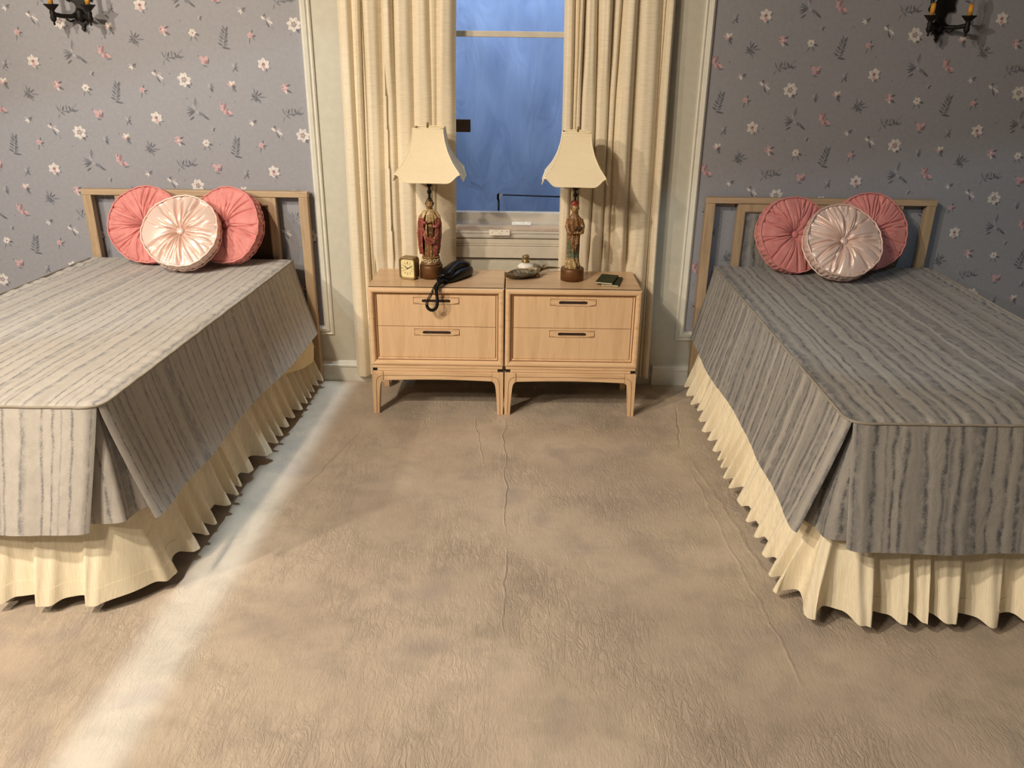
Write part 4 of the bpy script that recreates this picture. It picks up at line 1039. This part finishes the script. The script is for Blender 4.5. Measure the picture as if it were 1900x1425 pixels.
clk_hand(-55, 0.020, 0.0016, -0.0224, 'hour_hand'); clk_hand(62, 0.029, 0.0012, -0.0232, 'minute_hand')
clk_hand(245, 0.022, 0.0003, -0.0238, 'second_hand')
for sx in (-1, 1): MB().lathe([(0.004, -0.0), (0.004, 0.003)], 10, (sx * 0.028, -0.015, -0.0)).build('foot', M['slot'], ck)
MB().tube([(0.0, 0.022, 0.06), (0.0, 0.030, 0.06)], 0.006, 12).build('winding_knob', M['brass'], ck, True)

# ================================================================ telephone
ph_ = thing('telephone', 'glossy black telephone with coiled cord hanging over the nightstand front', 'telephone', (-0.143, -0.235, 0.6075), (0, 0, D(58)))
def body(a, b):
    th = 2 * PI * a; t = b  # along x from -0.11 to 0.115
    x = lerp(-0.110, 0.112, t); e = 1 - abs(2 * t - 1) ** 5
    wy = (0.038 + 0.012 * math.sin(PI * t * .9)) * max(e, 0.0) ** 0.32
    hz = (0.026 + 0.026 * ss(0, .5, t)) * max(e, 0) ** 0.3
    c, s_ = math.cos(th), math.sin(th)
    se = lambda q_: math.copysign(abs(q_) ** 0.6, q_)
    return (x, wy * se(c), hz * 0.5 * (1 + se(s_)))
MB().grid(body, 48, 30, wrap=True).build('phone_base', M['gloss_black'], ph_, True)
def hs(a, b):
    th = 2 * PI * a; t = b; x = lerp(-0.112, 0.100, t); e = max(0, 1 - abs(2 * t - 1) ** 6) ** 0.35
    endb = math.exp(-((t - 0.14) / 0.13) ** 2) + math.exp(-((t - 0.86) / 0.13) ** 2)
    wy = (0.027 + 0.010 * endb) * e; top = 0.050 + 0.014 * math.sin(PI * t) + 0.016 * ss(.1, .7, t); bot = lerp(0.034, 0.012, min(1, endb)) + 0.006 * ss(.1, .8, t)
    c, s_ = math.cos(th), math.sin(th); se = lambda q_: math.copysign(abs(q_) ** 0.75, q_)
    m_, hh = (top + bot) / 2, (top - bot) / 2 * max(e, 0.05)
    return (x, wy * se(c), m_ + hh * se(s_))
MB().grid(hs, 40, 48, wrap=True).build('handset', M['gloss_black'], ph_, True)
# cord (world coordinates turned into the telephone's own frame)
Mw = Matrix.Translation((-0.143, -0.235, 0.6075)) @ Matrix.Rotation(D(58), 4, 'Z'); Mi = Mw.inverted()
def smooth_path(P, n):
    P = [Vector(p) for p in P]; out = []
    for k in range(n + 1):
        t = k / n * (len(P) - 1); i = min(len(P) - 2, int(t)); f = t - i
        p0, p1, p2, p3 = P[max(i - 1, 0)], P[i], P[i + 1], P[min(i + 2, len(P) - 1)]
        out.append(0.5 * ((2 * p1) + (p2 - p0) * f + (2 * p0 - 5 * p1 + 4 * p2 - p3) * f * f + (3 * p1 - p0 - 3 * p2 + p3) * f ** 3))
    return out
cp = smooth_path([(-0.196, -0.335, 0.628), (-0.207, -0.375, 0.624), (-0.214, -0.415, 0.622), (-0.224, -0.435, 0.606), (-0.236, -0.439, 0.585), (-0.252, -0.440, 0.552), (-0.249, -0.440, 0.527), (-0.230, -0.440, 0.517), (-0.212, -0.440, 0.530), (-0.206, -0.440, 0.560), (-0.210, -0.438, 0.600), (-0.206, -0.425, 0.622), (-0.196, -0.385, 0.626), (-0.184, -0.335, 0.626)], 1500)
coil = []; turn = 0; up = Vector((0, 0, 1)); prev = None; 
for k in range(len(cp) - 1):
    t = (cp[k + 1] - cp[k]); l = t.length; t.normalize(); f = k / len(cp)
    pitch = 0.0052 if 0.10 < f < 0.42 else 0.0024
    turn += l / pitch * 2 * PI
    side = t.cross(Vector((0.3, 1, 0.2))).normalized(); nn = t.cross(side)
    coil.append(Mi @ (cp[k] + (side * math.cos(turn) + nn * math.sin(turn)) * 0.0060))
MB().tube(coil, 0.0016, 5).build('coiled_cord', M['gloss_black'], ph_, True)

# ================================================================ leaf dish, porcelain lighter, booklets
ld = thing('leaf_dish', 'dark bronze leaf-shaped dish with curling stem on the nightstand', 'dish', (0.190, -0.185, 0.6085), (0, 0, D(32)))
def dish(a, b):
    t = a; x = lerp(-0.120, 0.075, t); v = b * 2 - 1
    wd = 0.058 * max(0, math.sin(PI * min(1, t * 1.0 + 0.0)) ** 0.75) + 0.001
    rim = 0.016 + 0.002 * math.sin(t * 17) + 0.006 * t
    y = wd * v; z = 0.004 + rim * abs(v) ** 2.6 * (1 + 0.08 * math.sin(t * 20 + (2 if v > 0 else 0))) + 0.010 * ss(.2, 0, t) + 0.014 * ss(0.75, 1, t)
    z += 0.0015 * math.cos(t * 60) * (1 - abs(v)) + 0.0022 * math.exp(-(v / 0.09) ** 2)
    return (x, y, z)
MB().grid(dish, 70, 28).build('bowl', M['leafdish'], ld, True, solid=0.005)
MB().tube([(0.062, 0, 0.020), (0.085, 0.0, 0.026), (0.115, -0.004, 0.029), (0.150, -0.012, 0.026), (0.172, -0.020, 0.024)], [0.010, 0.0085, 0.0065, 0.004, 0.0015], 12).build('stem', M['leafdish'], ld, True)
MB().tube([(0.085, 0.004, 0.028), (0.098, 0.014, 0.036), (0.116, 0.018, 0.037)], [0.006, 0.005, 0.0015], 10).build('curled_tip', M['leafdish'], ld, True)
MB().lathe([(0.006, 0.0), (0.013, 0.004), (0.0155, 0.011), (0.012, 0.019), (0.004, 0.023)], 20, (0.03, -0.038, 0)).build('bead_foot', M['leafdish'], ld, True)
lt = thing('table_lighter', 'small white porcelain table lighter with brass top behind the leaf dish', 'table lighter', (0.184, -0.086, 0.6075)); lt.scale = (1.1, 1.1, 1.1)
MB().lathe([(0.018, 0), (0.020, 0.002), (0.024, 0.007), (0.0335, 0.018), (0.0350, 0.023), (0.0325, 0.028), (0.020, 0.036), (0.0165, 0.040), (0.0, 0.0405)], 36).build('porcelain_body', M['porcelain'], lt, True)
MB().lathe([(0.0175, 0.040), (0.0185, 0.042), (0.0175, 0.0455), (0.0145, 0.047), (0.0145, 0.062), (0.0160, 0.064), (0.0155, 0.068), (0.008, 0.070), (0.0, 0.070)], 28).build('brass_top', M['brass'], lt, True)
MB().box(-0.004, 0.012, -0.004, 0.004, 0.068, 0.074).build('thumb_lever', M['brass'], lt, bevel=0.001)
def booklet(cx, cy, rz, z, label, w=0.078, l=0.150):
    r_ = thing('booklet', label, 'booklet', (cx, cy, z), (0, 0, rz), 'green booklets')
    MB().box(-w / 2, w / 2, -l / 2, l / 2, 0, 0.0010).build('cover', M['green'], r_)
    MB().box(-w / 2, w / 2, -l / 2, l / 2, 0.0058, 0.0068).build('cover', M['green'], r_)
    MB().box(-w / 2 + 0.001, w / 2 - 0.0012, -l / 2 + 0.0003, l / 2 - 0.001, 0.0011, 0.0057).build('pages', M['page'], r_)
    MB().box(w / 2 - 0.001, w / 2 + 0.0004, -l / 2, l / 2, 0, 0.0068).build('spine', M['green'], r_)
booklet(0.578, -0.262, -0.24, 0.6078, 'green booklet lying underneath, showing at one side')
booklet(0.556, -0.252, -0.30, 0.6152, 'green booklet with cream page edge lying on top of another')

# ================================================================ wall sconces
def sconce(x, z, label, cs):
    r_ = thing('wall_sconce', label, 'sconce', (x, -0.003, z), group='black iron candle sconces')
    # origin at the lower tip of the back plate
    half = [(0.0, 0.0), (0.009, 0.012), (0.005, 0.018), (0.012, 0.030), (0.026, 0.036), (0.020, 0.044), (0.034, 0.056), (0.040, 0.070), (0.030, 0.076), (0.022, 0.082), (0.017, 0.100), (0.024, 0.116), (0.040, 0.124), (0.052, 0.120), (0.058, 0.132), (0.050, 0.150), (0.055, 0.175), (0.042, 0.200), (0.048, 0.222), (0.030, 0.238), (0.020, 0.262), (0.006, 0.285), (0.0, 0.30)]
    out = half + [(-a, b) for a, b in half[::-1][1:-1]]
    MB().prism(out, -0.012, 0.0).build('back_plate', M['iron'], r_, bevel=0.002)
    MB().lathe([(0.002, -0.026), (0.012, -0.020), (0.017, -0.010), (0.015, 0.0), (0.017, 0.010), (0.012, 0.022), (0.002, 0.028)], 16, (0, -0.020, 0.066)).build('boss', M['iron'], r_, True)
    for s_ in (-1, 1):
        ax = s_ * cs
        arm = MB().tube([(0, -0.020, 0.066), (s_ * 0.030, -0.034, 0.060), (s_ * 0.055, -0.062, 0.060), (s_ * 0.070, -0.086, 0.064), (ax, -0.095, 0.070)], [0.010, 0.0095, 0.009, 0.010, 0.008], 10).build('arm', M['iron'], r_, True)
        MB().lathe([(0.002, 0.022), (0.005, 0.028), (0.003, 0.034), (0.009, 0.040), (0.013, 0.050), (0.010, 0.062), (0.012, 0.072), (0.009, 0.080), (0.014, 0.086), (0.027, 0.100), (0.031, 0.104), (0.029, 0.105), (0.012, 0.101)], 24, (ax, -0.095, 0)).build('drip_cup', M['iron'], r_, True)
        MB().tube([(ax, -0.095, 0.101), (ax, -0.095, 0.150)], 0.0098, 16).build('candle_sleeve', M['amber'], r_, True)
        MB().lathe([(0.006, 0.150), (0.010, 0.160), (0.014, 0.178), (0.011, 0.196), (0.004, 0.216), (0.001, 0.222)], 16, (ax, -0.095, 0)).build('bulb', M['bulb'], r_, True)
        # scroll pieces under the arm
        MB().tube([(s_ * 0.030, -0.015, 0.046), (s_ * 0.046, -0.02, 0.040), (s_ * 0.056, -0.03, 0.050), (s_ * 0.048, -0.03, 0.060)], [0.004, 0.004, 0.0035, 0.002], 8).build('scroll', M['iron'], r_, True)
sconce(-1.768, 1.634, 'black iron two-candle sconce on the wallpaper above the brighter bed', 0.078)
sconce(1.961, 1.638, 'black iron two-candle sconce on the wallpaper above the dimmer bed', 0.080)

# ================================================================ unseen lights added for the cool beams on the wallpaper, cut by flags
def added_beam_light(L, P1, P2, tgt, power, ang, label, blend=0.25):
    L = Vector(L); r_ = thing('added_beam_light', label, 'added light', L)
    a, b = Vector(P1), Vector(P2)
    f1_, f2_ = L.lerp(a, 0.11), L.lerp(b, 0.11); d = (f2_ - f1_); f1_, f2_ = f1_ - d * 0.8, f2_ + d * 0.8
    upv = Vector((0, 0.05, 0.30))
    vs = [f1_ - L, f2_ - L, f2_ + upv - L, f1_ + upv - L]
    MB().add([tuple(v) for v in vs], [(0, 1, 2, 3)]).build('added_beam_flag', M['black'], r_, solid=0.003)
    s_ = spot('cool_beam', L, tgt, power, (0.62, 0.84, 1.0), ang, blend, 0.012); s_.parent = r_; s_.location = (0, 0, 0)
    dr = (Vector(tgt) - L).normalized()
    MB().tube([tuple(-dr * 0.30), tuple(-dr * 0.06)], 0.08, 20).build('added_housing', M['black'], r_, True)
    return r_
added_beam_light((-2.5, -3.3, 2.5), (-2.219, 0, 1.300), (-0.864, 0, 1.643), (-1.55, 0, 0.95), 85, 36, 'added out-of-view black light with beam-cutting flag, aimed over the brighter bed')
added_beam_light((0.6, -3.5, 2.5), (2.461, 0, 1.220), (1.051, 0, 0.994), (1.9, 0, 0.7), 60, 34, 'added out-of-view black light with beam-cutting flag, aimed over the dimmer bed')
